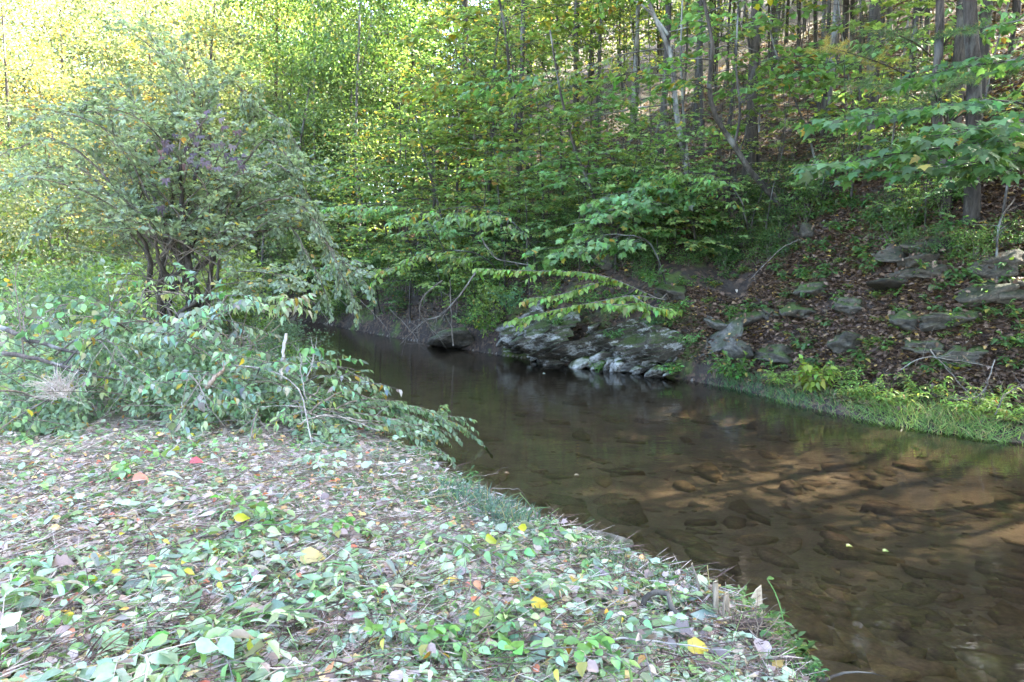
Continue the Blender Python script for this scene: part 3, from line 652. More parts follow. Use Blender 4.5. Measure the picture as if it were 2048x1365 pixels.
shade = [(11.8, 11.6), (10.2, 9.2), (15.6, 11.7), (13.2, 12.4), (15.4, 14.7), (18.6, 16.6), (8.6, 16.5), (5.5, 18.3), (8.5, 20.3), (11.2, 14.4), (13.5, 10), (17, 8), (12.5, 6.5), (15, 15), (19, 13), (22, 8), (8.5, 21.5), (12, 22), (17, 21), (22, 18), (26, 13), (4, 23), (5, 29), (10, 29), (16, 28), (22, 26), (27, 22), (14, 2), (19, 3), (1, 29), (28, 4), (30, 15), (-1, 35), (6, 36), (13, 36), (20, 35), (28, 31), (35, 25), (34, 8), (11, 16.5), (14, 18), (16, 11), (24, 11), (12, -2), (17, -3), (22, -2), (11, -6), (16, -8), (8, -9),  # out-of-view ones are added to cast shade; leading entries keep sun off the creek
         (10, 45), (18, 44), (26, 42), (34, 38), (42, 30), (44, 18), (2, 44), (14, 54), (26, 54), (38, 48), (6, 54), (48, 40), (20, 64), (34, 62), (50, 55), (0, 62), (12, 70), (55, 30), (60, 45), (28, 74), (45, 72)]
for i, (x, y) in enumerate(shade):
    x, y = x + rnd(-.8, .8), y + rnd(-.8, .8); sc = rnd(.9, 1.2)
    for _ in range(12 if i > 9 else 0):
        if not sunlit(x, y, hz(x, y), 5 * sc, 21 * sc, 4.0 * sc): break
        x += rnd(-1.5, 1.5); y += rnd(-1.5, 1.5)
    else:
        if i > 9: continue
    put(TT, i, x, y, rnd(0, 6), sc, 'tall forest tree among others crowding the upper slope', 'tall forest trees of the slope', col([G_MID, G_YEL, G_MID][i % 3], .15))

# ---- understory of the slope
rs = random.Random(21); spots = []
def far_enough(x, y, dmin): return all((x - a) ** 2 + (y - b) ** 2 > dmin * dmin for a, b in spots)
tries = 0; k = 0
while k < 135 and tries < 9000:
    tries += 1; d = 15.5 * (55 / 15.5) ** rs.random(); px = rs.uniform(540, 2140); x, y = on_ray(px, d)
    _, v, u = (float(q[0]) for q in height(np.array([x]), np.array([y]), True))
    if u < 2.2 or not far_enough(x, y, .6 + d * .035): continue
    if 1300 < px and d < 19: continue
    if 620 < px < 1300 and d < 17.5: continue
    if sunlit(x, y, hz(x, y), 2, 10, 2.3): continue
    spots.append((x, y)); right = px > 1180
    yel = rs.random() < (.55 if px < 1150 else .35)
    c = col(G_YEL if yel else (G_MID if rs.random() < .7 else G_DEEP), rs.choice([.03, .08, .2]), rs.uniform(.8, 1.2))
    if right and d < 34: put(UH, k, x, y, rs.uniform(0, 6), rs.uniform(.8, 1.1), 'thin tree whose leaves start high above the littered slope', 'high crowned thin trees of the slope', c)
    else: put(US, k, x, y, rs.uniform(0, 6), rs.uniform(.85, 1.35) * (1 if d < 30 else 1.35), 'slender understory tree with flat tiers of leaves on the wooded slope', 'understory trees of the slope', c)
    k += 1
k = 0
while k < 70:
    d = 14.5 * (36 / 14.5) ** rs.random(); px = rs.uniform(760, 2040); x, y = on_ray(px, d)
    _, v, u = (float(q[0]) for q in height(np.array([x]), np.array([y]), True))
    if u < 2.8: continue
    put(SP, k, x, y, rs.uniform(0, 6), rs.uniform(.8, 1.25), 'bare stemmed sapling with a few leaves on the wooded slope', 'saplings of the slope', tilt=(rs.gauss(0, .09), rs.gauss(0, .09))); k += 1
k = 0
while k < 100:
    px, py = rs.uniform(700, 2048), rs.uniform(330, 720); p = hit(px, py, 8)
    _, v, u = (float(q[0]) for q in height(np.array([p.x]), np.array([p.y]), True))
    if u < .8 or (px > 1330 and (rs.random() < .6 or py > 560)) or (1000 < px < 1420 and py > 560): continue
    put(BS, k, p.x, p.y, rs.uniform(0, 6), rs.uniform(.35, .75) if px > 1000 else rs.uniform(.6, 1.2), 'low green shrub growing from the leaf litter of the slope', 'low shrubs of the slope', col([G_MID, G_DEEP, G_MID if px > 1200 else G_YEL][k % 3], .06, rs.uniform(.7, 1.1)), p.z); k += 1
for i in range(46):
    px, py = rs.uniform(600, 1000), rs.uniform(520, 690); p = hit(px, py, 10); _, v, u = (float(q[0]) for q in height(np.array([p.x]), np.array([p.y]), True))
    if u < .15: continue
    put(BS, i, p.x, p.y, rs.uniform(0, 6), rs.uniform(.5, .95), 'leafy shrub on the bank left of the rock outcrop', 'shrubs of the far bank', col([G_MID, G_DEEP, G_YEL, G_MID][i % 4], .09, rs.uniform(.9, 1.3)), p.z)
for i in range(60):
    px, py = rs.uniform(980, 1560), rs.uniform(390, 560); p = hit(px, py, 10); _, v, u = (float(q[0]) for q in height(np.array([p.x]), np.array([p.y]), True))
    if u < .9: continue
    put(BS, i, p.x, p.y, rs.uniform(0, 6), rs.uniform(.3, .6), 'low green shrub growing from the leaf litter of the slope', 'low shrubs of the slope', col([G_MID, (.09, .17, .055), G_DEEP][i % 3], .05, rs.uniform(.8, 1.3)), p.z)
k = 0
while k < 26:
    px, d = rs.uniform(1380, 2150), rs.uniform(18, 34); x, y = on_ray(px, d)
    if not far_enough(x, y, 1.4): continue
    spots.append((x, y)); put(UH, k, x, y, rs.uniform(0, 6), rs.uniform(1.0, 1.4), 'thin tree whose leaves start high above the littered slope', 'high crowned thin trees of the slope', col([G_MID, G_DEEP, G_YEL][k % 3], .08, rs.uniform(.8, 1.1))); k += 1
for k, (px, py, pr, sc) in enumerate([(640, 560, 0, .9), (690, 580, 2, .9), (740, 570, 1, .8), (780, 520, 0, .9), (830, 590, 2, 1.0), (800, 450, 1, 1.0), (900, 560, 0, .85), (940, 500, 1, .95), (960, 580, 2, .8), (1010, 520, 0, .8), (1040, 460, 1, .95), (1090, 500, 2, 1.0), (1130, 440, 0, .85), (1170, 500, 2, .9), (1240, 450, 2, .8), (1290, 500, 2, .7), (1350, 500, 2, .65), (870, 420, 1, 1.1), (720, 440, 0, 1.1), (980, 400, 0, 1.1), (1520, 350, 0, 1.0), (1720, 330, 2, 1.1), (660, 480, 1, 1.0), (1800, 310, 1, 1.1)]):
    p = hit(px, py, 12); put(UB, pr, p.x, p.y, rs.uniform(-.8, .8) if px < 1400 else rs.uniform(0, 6), sc, None, 'large leaved trees of the slope', col([(.19, .265, .08), (.16, .25, .09), (.14, .24, .09)][k % 3], [.08, .05, .03][k % 3], rs.uniform(.85, 1.25)), p.z)
for k, (px, py, pr, sc) in enumerate([(1160, 560, 2, .55), (1230, 545, 1, .5), (1320, 545, 0, .5), (1390, 520, 2, .55), (1060, 590, 0, .55), (1010, 610, 1, .6), (1290, 470, 1, .6), (1370, 470, 2, .6), (1450, 455, 1, .5), (1500, 500, 2, .42), (950, 630, 2, .6), (890, 640, 0, .6), (820, 645, 1, .65), (750, 640, 2, .7), (680, 640, 0, .7), (1640, 440, 2, .5), (1700, 420, 1, .5), (1780, 400, 0, .5), (1850, 470, 2, .4), (2000, 480, 1, .5)]):
    p = hit(px, py, 9); put(UB, pr, p.x, p.y, rs.uniform(-.9, .9), sc, None, 'large leaved trees of the slope', col([(.17, .25, .085), (.14, .23, .085), (.20, .265, .08)][k % 3], [.06, .03, .08][k % 3], rs.uniform(.85, 1.2)), p.z)
for i in range(10):
    px, d = rs.uniform(530, 650), rs.uniform(10.5, 17); x, y = on_ray(px, d)
    if float(sdist(np.array([x]), np.array([y]), LBS)[0]) < .25: continue
    put(BS, i, x, y, rs.uniform(0, 6), rs.uniform(.4, .65), 'leafy green shrub on the flat left of the creek', 'shrubs of the creek flat', col([G_BLUE, G_MID][i % 2], .06))
# ---- the sunlit valley at the left
k = 0
for (px, d, pr, c, s) in [(620, 30, 2, .12, 1.0), (700, 31, 2, .1, 1.1), (790, 34, 0, .15, 1.0), (660, 52, 0, .2, 1.4), (760, 58, 1, .2, 1.3), (560, 62, 0, .3, 1.4), (860, 60, 0, .2, 1.4), (120, 66, 1, .5, 1.3), (400, 70, 0, .4, 1.5), (520, 27, 2, .1, .8), (230, 28, 2, .3, .9), (40, 34, 1, .55, 1.0), (150, 40, 1, .6, 1.1), (250, 33, 0, .45, 1.0), (330, 42, 1, .5, 1.1), (420, 38, 0, .4, 1.0), (520, 40, 2, .15, 1.4), (590, 46, 0, .25, 1.2), (660, 44, 2, .15, 1.6), (740, 48, 0, .2, 1.2), (80, 50, 0, .5, 1.2), (-60, 38, 1, .4, 1.1), (200, 54, 1, .5, 1.3), (470, 52, 0, .3, 1.3), (-150, 30, 0, .4, 1),
                           (0, 26, 2, .2, .8), (120, 24, 2, .3, .7), (560, 34, 2, .12, 1.0), (680, 36, 2, .1, .9), (780, 40, 2, .15, 1.2), (880, 46, 0, .2, 1.1), (300, 60, 0, .4, 1.3), (960, 50, 0, .2, 1.1), (1060, 52, 2, .2, 1.4), (1180, 50, 0, .25, 1.1), (-40, 62, 0, .6, 1.1), (170, 56, 1, .35, 1.7), (260, 48, 0, .3, 1.5), (330, 58, 1, .3, 1.8), (410, 54, 0, .2, 1.7), (480, 60, 1, .25, 1.8), (560, 50, 0, .15, 1.6), (610, 66, 1, .2, 1.8), (120, 74, 1, .35, 1.9), (230, 76, 0, .3, 2.0), (340, 80, 1, .25, 2.0), (450, 80, 0, .2, 2.0), (560, 82, 1, .2, 2.0), (395, 46, 1, .35, 1.35), (440, 34, 0, .3, 1.2), (380, 28, 2, .25, .7)]:
    x, y = on_ray(px, d); put(FT, pr, x, y, k * 1.7, s, 'sunlit yellowing tree beyond the bend of the creek' if px < 540 else 'leafy green tree in the woods past the creek bend', 'yellowing valley trees' if px < 540 else 'green trees past the bend', col((.15, .175, .095) if c > .25 else (.105, .155, .06), c * .6)); k += 1
for i in range(75):
    px, d = rs.uniform(-60, 700), (rs.uniform(11, 24) if i < 34 else rs.uniform(22, 48)); x, y = on_ray(px, d)
    _, v, u = (float(q[0]) for q in height(np.array([x]), np.array([y]), True))
    if (v < .6 and u < .3) or (170 < px < 640 and d < 15.5): continue
    put(BS, i, x, y, rs.uniform(0, 6), rs.uniform(.9, 1.7) * (1 if d < 24 else 1.8), 'leafy green shrub on the flat left of the creek', 'shrubs of the creek flat', col([G_BLUE, G_MID, G_YEL][i % 3], .1))

# ------------------------------------------------------------------ the particular trees of the far slope
def tree_from(name, label, path, r0, r1, barkm, limbs, kind, size, color, wid=1.0, leaf_objects=0, leaf_name='leaf', extra_trunks=(), gap=.09, sub=.36, twig=.36, cat='tree', droop=.12, jit=.3, grow=1.0):
    """a tree whose trunk follows points of the place; limbs = [(fraction of the trunk or a point, direction, length)]"""
    base = Vector(path[0]); t = thing(name, label, cat, base); b = np.array(base)
    T, B, L = Geo(), Geo(), Leafs()
    tp = bent([np.array(q) - b for q in path], 20); trunk_tube(T, tp, r0, r1, 10); tl = [q for q in tp]
    for ex, ra, rb in extra_trunks: T.tube(bent([np.array(q) - b for q in ex], 14), np.linspace(ra, rb, len(bent([np.array(q) - b for q in ex], 14))), 8)
    for f, d, ln, r in limbs:
        if np.isscalar(f): p, _ = along(tl, f)
        else: p = np.array(f) - b
        B = Geo(); limb(B, L, p, np.array(d, float), ln * grow, r, size, gap, droop, sub, twig, .25, jit); B.build('limb', M[barkm], t, (1, 1, 1, 1))
    T.build('trunk', M[barkm], t, (.72, .69, .66, 1) if name == 'large_tree' else (1, 1, 1, 1), smooth=True)
    if L.p: leaf_parts(t, L, kind, size, color, wid, leaf_objects, leaf_name)
    return t
_single = {}
def single_leaf(kind, v, wid=1.0, material='leaf'):
    key = (kind, v, wid, material)
    if key not in _single:
        V, F = TPL[kind]; g = np.random.default_rng(v + 7); Q = V * np.array([wid, 1, g.uniform(.3, 2.4)]); Q[:, 2] += .25 * g.normal() * Q[:, 1] ** 2 + .2 * g.normal() * Q[:, 0] * Q[:, 1]
        _single[key] = make_mesh('leaf', Q, [F], np.full(len(V), g.random()), np.full(len(V), g.random() * .7 + .3), M[material])
    return _single[key]
def leaf_object(parent, name, kind, p, d, n, s, color, wid=1.0, v=None, material='leaf'):
    o = obj(name, single_leaf(kind, random.randrange(8) if v is None else v, wid, material), parent, color)
    m = frames(np.array([d]), np.array([n]))[0]; mw = Matrix(((m[0][0], m[0][1], m[0][2]), (m[1][0], m[1][1], m[1][2]), (m[2][0], m[2][1], m[2][2]))).to_4x4()
    o.matrix_basis = Matrix.Translation(Vector(p)) @ mw @ Matrix.Scale(float(s), 4)
    return o
def leaf_parts(t, L, kind, size, color, wid, n_obj, leaf_name='leaf', material='leaf', mass='leaf_mass'):
    p, d, n, s = L.arrays(); idx = RNG.permutation(len(p)); a, b = idx[:n_obj], idx[n_obj:]
    for i in a:
        tr = random.random() < color[3]; c = tuple(x * rnd(.7, 1.25) for x in color[:3]) + (0,)
        if tr: c = (rnd(.3, .42), rnd(.2, .3), .03, 0)
        leaf_object(t, leaf_name, kind, p[i], d[i], n[i], s[i], c, wid, None, material)
    if len(b):
        g = Geo(); g.leaves(p[b], d[b], n[b], s[b], kind, wid); g.build(mass if n_obj else 'crown', M[material], t, color, 'stuff')

# big trunk at the right with its dark companion
bp = hit(1945, 448); d0 = bp.y
tree_from('large_tree', 'thick grey barked tree trunk at the right above the rocky ledge', [bp + Vector((0, 0, -.3)), P(1945, 350, d0), P(1948, 150, d0), P(1940, 0, d0), P(1935, -500, d0), P(1930, -1300, d0 + .3)], .135, .08, 'bark',
          [(P(1930, -500, d0), (-1, .2, .4), 3.4, .05), (P(1930, -700, d0), (.9, -.4, .5), 3.4, .05), (P(1930, -800, d0), (-.5, -.9, .5), 3.6, .05), (P(1930, -950, d0), (.2, 1, .5), 3.2, .05), (P(1930, -1100, d0), (-.8, -.5, .7), 3, .04), (P(1930, -1200, d0), (.8, .5, .9), 3, .04)], 'ovate', .15, col(G_MID, .1))
bp = hit(1900, 415); d1 = bp.y
tree_from('forked_tree', 'dark trunk with a lichened foot just left of the thick grey trunk', [bp + Vector((0, 0, -.3)), P(1890, 330, d1), P(1872, 200, d1), P(1880, 0, d1), P(1860, -500, d1 + .5)], .12, .05, 'dark_bark',
          [(P(1860, -200, d1), (-1, -.3, .3), 2.6, .03), (P(1860, -350, d1), (.3, 1, .4), 2.6, .03), (P(1865, -450, d1), (-.5, -1, .4), 2.5, .03)], 'ovate', .13, col(G_DEEP, .08))
# the curved tree
bp = hit(1572, 455); d2 = bp.y
tree_from('curved_tree', 'crooked slender tree curving up and left from a mossy foot', [bp + Vector((0, 0, -.2)), P(1570, 435, d2), P(1545, 392, d2 - .1), P(1502, 345, d2 - .3), P(1468, 290, d2 - .5), P(1432, 235, d2 - .7), P(1418, 170, d2 - .8), P(1425, 90, d2 - 1), P(1400, -30, d2 - 1), P(1370, -140, d2 - 1)], .085, .03, 'bark',
          [(P(1422, 180, d2 - .8), (-.6, -.4, .15), 1.5, .014), (P(1420, 150, d2 - .8), (.9, -.4, .15), 1.7, .014), (P(1425, 100, d2 - 1), (.8, .2, .3), 2.0, .015), (P(1422, 120, d2 - 1), (-.9, -.1, .1), 1.7, .015), (P(1410, 30, d2 - 1), (.6, -.8, .2), 1.8, .015), (P(1405, 0, d2 - 1), (-.8, -.4, .2), 2, .015), (P(1440, 250, d2 - .7), (.5, -.2, .8), 1.8, .012)], 'round', .13, col(G_MID, .12, 1.2), grow=1.25, sub=.3, extra_trunks=[([P(1468, 290, d2 - .5), P(1480, 230, d2 - .5), P(1472, 120, d2 - .5), P(1478, 0, d2 - .3)], .035, .018), ([P(1640, 395, d2 + 1.5), P(1620, 280, d2 + 1.4), P(1560, 130, d2 + 1.2), P(1540, 60, d2 + 1.2)], .03, .02)], leaf_objects=120)
# leaning two-stemmed tree
bp = hit(1388, 405); d3 = bp.y
tree_from('leaning_tree', 'leaning pale tree forking into two stems near the top centre', [bp + Vector((0, 0, -.2)), P(1375, 350, d3), P(1352, 220, d3 - .2), P(1346, 130, d3 - .3), P(1330, 80, d3 - .3), P(1300, 10, d3 - .4), P(1270, -100, d3 - .5)], .085, .04, 'pale_bark',
          [(P(1330, 100, d3 - .3), (-1, -.2, -.05), 3.2, .02), (P(1340, 210, d3 - .3), (-1, -.1, -.08), 3.0, .02), (P(1335, 65, d3), (.9, -.3, .1), 2.2, .016), (P(1300, 0, d3), (-.4, -.9, .2), 2.4, .016), (P(1290, -30, d3), (-.9, .3, .2), 2.4, .016)], 'ovate', .14, col(G_YEL, .1), grow=1.3, sub=.3, extra_trunks=[([P(1336, 70, d3 - .3), P(1300, 25, d3 - .4), P(1240, -20, d3 - .5), P(1160, -70, d3 - .5)], .04, .02), ([P(1390, 400, d3), P(1372, 290, d3), P(1362, 120, d3), P(1366, -20, d3)], .04, .025)])
# trees carrying the bright leaves of the centre
bp = hit(1085, 420); d4 = bp.y
tree_from('bright_leaved_tree', 'bowed tree with big bright yellow green leaves at the centre of the slope', [bp + Vector((0, 0, -.2)), P(1062, 350, d4), P(1035, 290, d4 - .2), P(1022, 180, d4 - .4), P(1010, 60, d4 - .5), P(985, -60, d4 - .5)], .085, .03, 'bark',
          [(P(1030, 270, d4), (-1, -.3, -.12), 2.6, .02), (P(1025, 230, d4), (-.6, -.9, .05), 2.2, .02), (P(1020, 190, d4), (-1, -.5, .08), 2.6, .02), (P(1015, 140, d4), (-.9, -.1, .05), 2.5, .02), (P(1012, 110, d4), (.9, -.5, .05), 2.2, .02), (P(1010, 60, d4), (-.8, -.7, .1), 2.6, .02), (P(1005, 40, d4), (.8, -.2, .1), 2.4, .02), (P(1000, 0, d4), (-.2, -1, .1), 2.4, .02), (P(1030, 290, d4), (.7, -.7, .0), 1.8, .015), (P(1040, 310, d4), (-.7, -.7, -.15), 2.0, .015)], 'round', .185, col(G_YEL, .12, 1.15), grow=1.35, sub=.3, leaf_objects=240)
bp = hit(1215, 515); d5 = bp.y
tree_from('leafy_sapling_tree', 'slanting young tree spreading flat green tiers above the rock outcrop', [bp + Vector((0, 0, -.2)), P(1190, 400, d5), P(1150, 300, d5 - .2), P(1120, 180, d5 - .3), P(1100, 60, d5 - .4)], .05, .02, 'bark',
          [(P(1200, 420, d5), (.8, -.8, .1), 2.0, .014), (P(1195, 410, d5), (.2, -1, .0), 1.9, .014), (P(1185, 390, d5), (1, -.3, .15), 2.3, .014), (P(1180, 380, d5), (-.5, -1, -.05), 1.8, .014), (P(1170, 350, d5), (.6, -.8, .1), 1.9, .014), (P(1160, 330, d5), (-.9, -.5, .05), 1.8, .014), (P(1130, 230, d5), (1, -.5, .1), 2.0, .014), (P(1115, 160, d5), (-.8, -.6, .1), 2, .014), (P(1205, 430, d5), (.9, -.6, -.15), 2.2, .014)], 'maple', .15, col((.10, .19, .06), .03, 1.1), grow=1.35, sub=.28, leaf_objects=220)
bp = hit(860, 560); d6 = bp.y
tree_from('drooping_bank_tree', 'low spreading tree with green tiers drooping towards the creek bend', [bp + Vector((0, 0, -.2)), P(850, 480, d6), P(870, 400, d6), P(850, 320, d6), P(830, 230, d6)], .06, .02, 'bark',
          [(P(850, 480, d6), (-1, -.4, .05), 2.4, .016), (P(855, 460, d6), (.6, -.9, .0), 2.2, .016), (P(860, 430, d6), (-.7, -.8, .1), 2.4, .016), (P(865, 400, d6), (-1, .1, .1), 2.6, .016), (P(865, 390, d6), (.9, -.4, .05), 2.2, .016), (P(850, 340, d6), (-.8, -.6, .1), 2.4, .016), (P(845, 310, d6), (.8, -.5, .1), 2.2, .016), (P(840, 270, d6), (-1, -.2, .1), 2.2, .016), (P(845, 500, d6), (-.2, -1, -.15), 2.0, .014)], 'ovate', .15, col(G_MID, .14, 1.15), grow=1.3, sub=.3, leaf_objects=120)
# maple that leans its bough over the creek from the right
mx, my = 8.7, 8.6; mb = Vector((mx, my, hz(mx, my)))
def mtip(px, py, d): return P(px, py, d)
mt = thing('maple_tree', 'maple reaching wide boughs of green lobed leaves in from the right', 'tree', mb); b = np.array(mb)
T, B, L = Geo(), Geo(), Leafs()
tp = bent([V3(0, 0, -.3), V3(-.1, 0, 1.2), V3(-.25, .1, 2.6), V3(-.2, .3, 4.4), V3(-.1, .5, 6.5)], 20); trunk_tube(T, tp, .09, .03, 10); T.build('trunk', M['bark'], mt, (1, 1, 1, 1), smooth=True)
for (a, e, n, r, sz, sub) in [((2230, 330, 8.6), (1645, 335, 7.6), 26, .022, .13, .15), ((2230, 260, 8.7), (1690, 240, 8.2), 20, .02, .125, .15), ((2230, 380, 8.6), (1830, 345, 7.6), 16, .018, .13, .15), ((2230, 300, 8.6), (1900, 270, 7.2), 15, .018, .13, .15), ((2230, 180, 8.7), (1850, 150, 9.0), 12, .018, .125, .17)]:
    s, q = np.array(P(*a)) - b, np.array(P(*e)) - b
    root = along([x for x in tp], min(.9, max(.2, (s[2] - .3 + .3) / 6.8)))[0]
    B = Geo(); path = bent([root, s * .7 + q * .3 + V3(0, 0, .22), s * .35 + q * .65 + V3(0, 0, .2), q], 16); B.tube(path, np.linspace(r, .004, len(path)), 6); path = [x for x in path]
    ln = np.linalg.norm(q - root)
    for i in range(n):
        t = .28 + .7 * (i + rnd(0, .7)) / n; p, dd = along(path, min(t, 1)); sd = 1 if i % 2 else -1
        td = rotv(dd, UPV, sd * rnd(.4, 1.0)); td[2] = rnd(-.15, .1)
        spray(B, L, p, td, rnd(.5, .95) * (1.15 - .5 * t), sz, .10, .34, sub, .35, .006, .06, .28, .42)
    spray(B, L, path[-2], path[-1] - path[-2], .4, sz, .1, .3, .16, .4, .004, .05, .28, .4); B.build('limb', M['bark'], mt, (1, 1, 1, 1))
for a in range(9):
    p, _ = along([x for x in tp], .55 + .05 * a); B = Geo(); limb(B, L, p, V3(math.cos(a * 2.4), math.sin(a * 2.4), .35), 2.4, .02, .12, .13); B.build('limb', M['bark'], mt, (1, 1, 1, 1))
leaf_parts(mt, L, 'maple', .115, col((.072, .14, .045), .02, 1.1), 1.05, 300)

# white pine: trunk behind, boughs with needle tufts
px0, py0 = on_ray(1880, 14.0); pz = hz(px0, py0); pt = thing('pine_tree', 'white pine with soft needle boughs, the tip of one bough turned yellow', 'tree', (px0, py0, pz)); b = V3(px0, py0, pz)
T, B = Geo(), Geo(); tp = bent([V3(0, 0, -.3), V3(.1, 0, 4), V3(0, .1, 9), V3(.1, 0, 15)], 20); trunk_tube(T, tp, .14, .05, 10); T.build('trunk', M['dark_bark'], pt, (1, 1, 1, 1), smooth=True)
gN, gY = Geo(), Geo()
def needles(path, ball, yellow=0):
    for i in range(len(path)):
        p, d = along(path, (i + rnd(0, 1)) / len(path) * .99)
        n = 34; u = unit(RNG.normal(size=(n, 3)) + d * .9); (gY if yellow else gN).leaves(np.repeat(p[None], n, 0), u, RNG.normal(size=(n, 3)), RNG.uniform(.07, .12, n), 'needle', 1.6)
for (a, e, ny_, yel) in [((1880, 190, 13.9), (1640, 90, 10.5), 12, 1), ((1880, 230, 13.9), (1720, 165, 10.2), 12, 0), ((1880, 240, 13.9), (1860, 170, 9.8), 12, 0), ((1880, 210, 13.9), (1960, 150, 10), 12, 0), ((1880, 170, 13.9), (2040, 130, 10.3), 12, 0), ((1880, 260, 13.9), (2000, 210, 10.2), 11, 0), ((1880, 130, 13.9), (1760, 60, 10.8), 9, 0), ((1880, 250, 13.9), (1780, 215, 10.6), 10, 0), ((1880, 100, 13.9), (1940, 60, 10.6), 9, 0)]:
    s, q = np.array(P(*a)) - b, np.array(P(*e)) - b; B = Geo(); path = bent([s, s * .5 + q * .5 + V3(0, 0, .12), q], 14); B.tube(path, np.linspace(.022, .004, len(path)), 5); path = [x for x in path]
    for i in range(ny_):
        t = .45 + .55 * i / ny_; p, dd = along(path, t); td = rotv(dd, UPV, (1 if i % 2 else -1) * rnd(.5, .9)) + V3(0, 0, rnd(-.1, .25))
        sp = path_from(p, td, rnd(.3, .6), 5, -.2, .08); B.tube(sp, np.linspace(.006, .002, 6), 3); needles(sp, 0, yel and rnd(0, 1) < .75)
    needles(path[-4:], 0, yel); B.build('limb', M['dark_bark'], pt, (1, 1, 1, 1))
for i in range(40):
    f = rnd(.35, .98); p, _ = along([x for x in tp], f); a = rnd(0, 6.28); B = Geo(); sp = path_from(p, V3(math.cos(a), math.sin(a), .2), rnd(1, 2.2), 6, .1, .05); B.tube(sp, np.linspace(.015, .003, 7), 4); B.build('limb', M['dark_bark'], pt, (1, 1, 1, 1))
    if f > .6:
        needles(sp, 0); needles(sp[2:], 0)
gN.build('needles', M['needle'], pt, (.07, .13, .04, .04), 'stuff'); gY.build('yellow_needles', M['needle'], pt, (.26, .24, .06, .4), 'stuff')

# leafy bough hanging in front of the rock outcrop
t = thing('overhanging_bough', 'sunny leafy bough hanging low in front of the rock outcrop', 'branch', P(1330, 610, 14.2)); b = np.array(t.location); B, L = Geo(), Leafs()
root = hit(1345, 600); root = np.array(root) - b
for pts, gap in [([(1320, 600, 14.3), (1230, 560, 14.1), (1160, 545, 14), (1050, 542, 13.9), (955, 537, 13.8)], .055), ([(1230, 560, 14.1), (1180, 570, 14), (1120, 590, 13.9), (1055, 598, 13.8)], .055), ([(1330, 600, 14.3), (1265, 592, 14), (1190, 605, 13.8), (1110, 620, 13.7), (1030, 640, 13.6)], .05), ([(1265, 592, 14), (1300, 612, 13.7), (1325, 617, 13.6)], .05), ([(1190, 605, 13.8), (1230, 610, 13.5), (1270, 608, 13.4)], .05)]:
    path = bent([np.array(P(*q)) - b for q in pts], 16); B.tube(path, np.linspace(.014, .003, len(path)), 4); path = [q for q in path]
    leaf_twig(L, path, gap * .8, .14, .75, UPV, .3, .08); leaf_twig(L, path, gap * 1.2, .13, .9, UPV, .4, .2)
    for i in range(16):
        p, d = along(path, .2 + .78 * (i + rnd(0, 1)) / 16); q = path_from(p, rotv(d, UPV, (1 if i % 2 else -1) * rnd(.3, .9)) + V3(0, 0, rnd(-.25, .2)), rnd(.2, .45), 3, .6, .05); B.tube(q, np.linspace(.004, .001, 4), 3); leaf_twig(L, q, .055, .13, .7, UPV, .3)
B.tube([root + V3(0, 0, -.2), (root + np.array(P(1320, 600, 14.3)) - b) / 2 + V3(0, 0, .1), np.array(P(1320, 600, 14.3)) - b], [.02, .018, .014], 5)
B.build('stem', M['twig'], t, (1, 1, 1, 1)); leaf_parts(t, L, 'ovate', .14, col((.17, .25, .06), .05, 1.15), 1.15, 300)

# saplings that arch out of the bank and spread light green tiers over it
for i_, (pts, lf, c_, lb) in enumerate([([(1405, 505), (1370, 430, 16.6), (1290, 405, 15.6), (1165, 445, 14.8)], 'maple', (.15, .26, .10, .02), 'arching sapling with light tiers between the curved tree and the bough'), ([(1425, 500), (1405, 420, 16.8), (1340, 375, 16), (1245, 385, 15.2)], 'maple', (.14, .25, .10, .02), 'upper arching sapling with light green lobed leaves above the outcrop'), ([(1085, 575), (1050, 470, 17.2), (960, 415, 16.6), (830, 430, 16)], 'ovate', (.18, .27, .09, .05), 'arching sapling reaching left over the slope above the dead branches'), ([(905, 585), (880, 480, 19), (810, 415, 18), (690, 410, 17.4)], 'ovate', (.17, .27, .11, .04), 'arching sapling spreading light leaves above the far end of the water'),
        ([(1005, 600), (985, 530, 17), (900, 500, 16.6), (770, 540, 16.2)], 'ovate', (.19, .27, .08, .08), 'yellowish arching sapling hanging over the dead branches'), ([(1335, 575), (1300, 490, 15.2), (1220, 470, 14.8), (1110, 510, 14.3)], 'maple', (.15, .25, .09, .03), 'arching sapling drooping just above the overhanging bough'), ([(760, 620), (745, 550, 18.5), (700, 520, 18), (630, 540, 17.4)], 'ovate', (.18, .26, .11, .05), 'light leaved sapling drooping beside the vine covered shrub'), ([(1500, 480), (1480, 400, 16), (1430, 350, 15.5), (1340, 350, 15)], 'ovate', (.17, .27, .08, .06), 'arching sapling left of the crooked curved tree')]):
    base = hit(*pts[0]); t = thing('arching_sapling', lb, 'sapling', base); b = np.array(base); B, L = Geo(), Leafs()
    path = bent([V3(0, 0, -.15)] + [np.array(P(*q)) - b for q in pts[1:]], 18, .01); B.tube(path, np.linspace(.022, .004, len(path)), 6); path = [q for q in path]
    for i in range(15):
        p, d = along(path, min(1, .38 + .62 * (i + rnd(0, .8)) / 15)); td = rotv(d, UPV, (1 if i % 2 else -1) * rnd(.4, 1.1)); td[2] = rnd(-.22, .08)
        spray(B, L, p, td, rnd(.6, 1.15), .145, .095, .42, .17, .3, .006, .07, .35, .4)
    B.build('stem', M['bark'], t, (1, 1, 1, 1)); leaf_parts(t, L, lf, .145, c_, 1.0, 90)
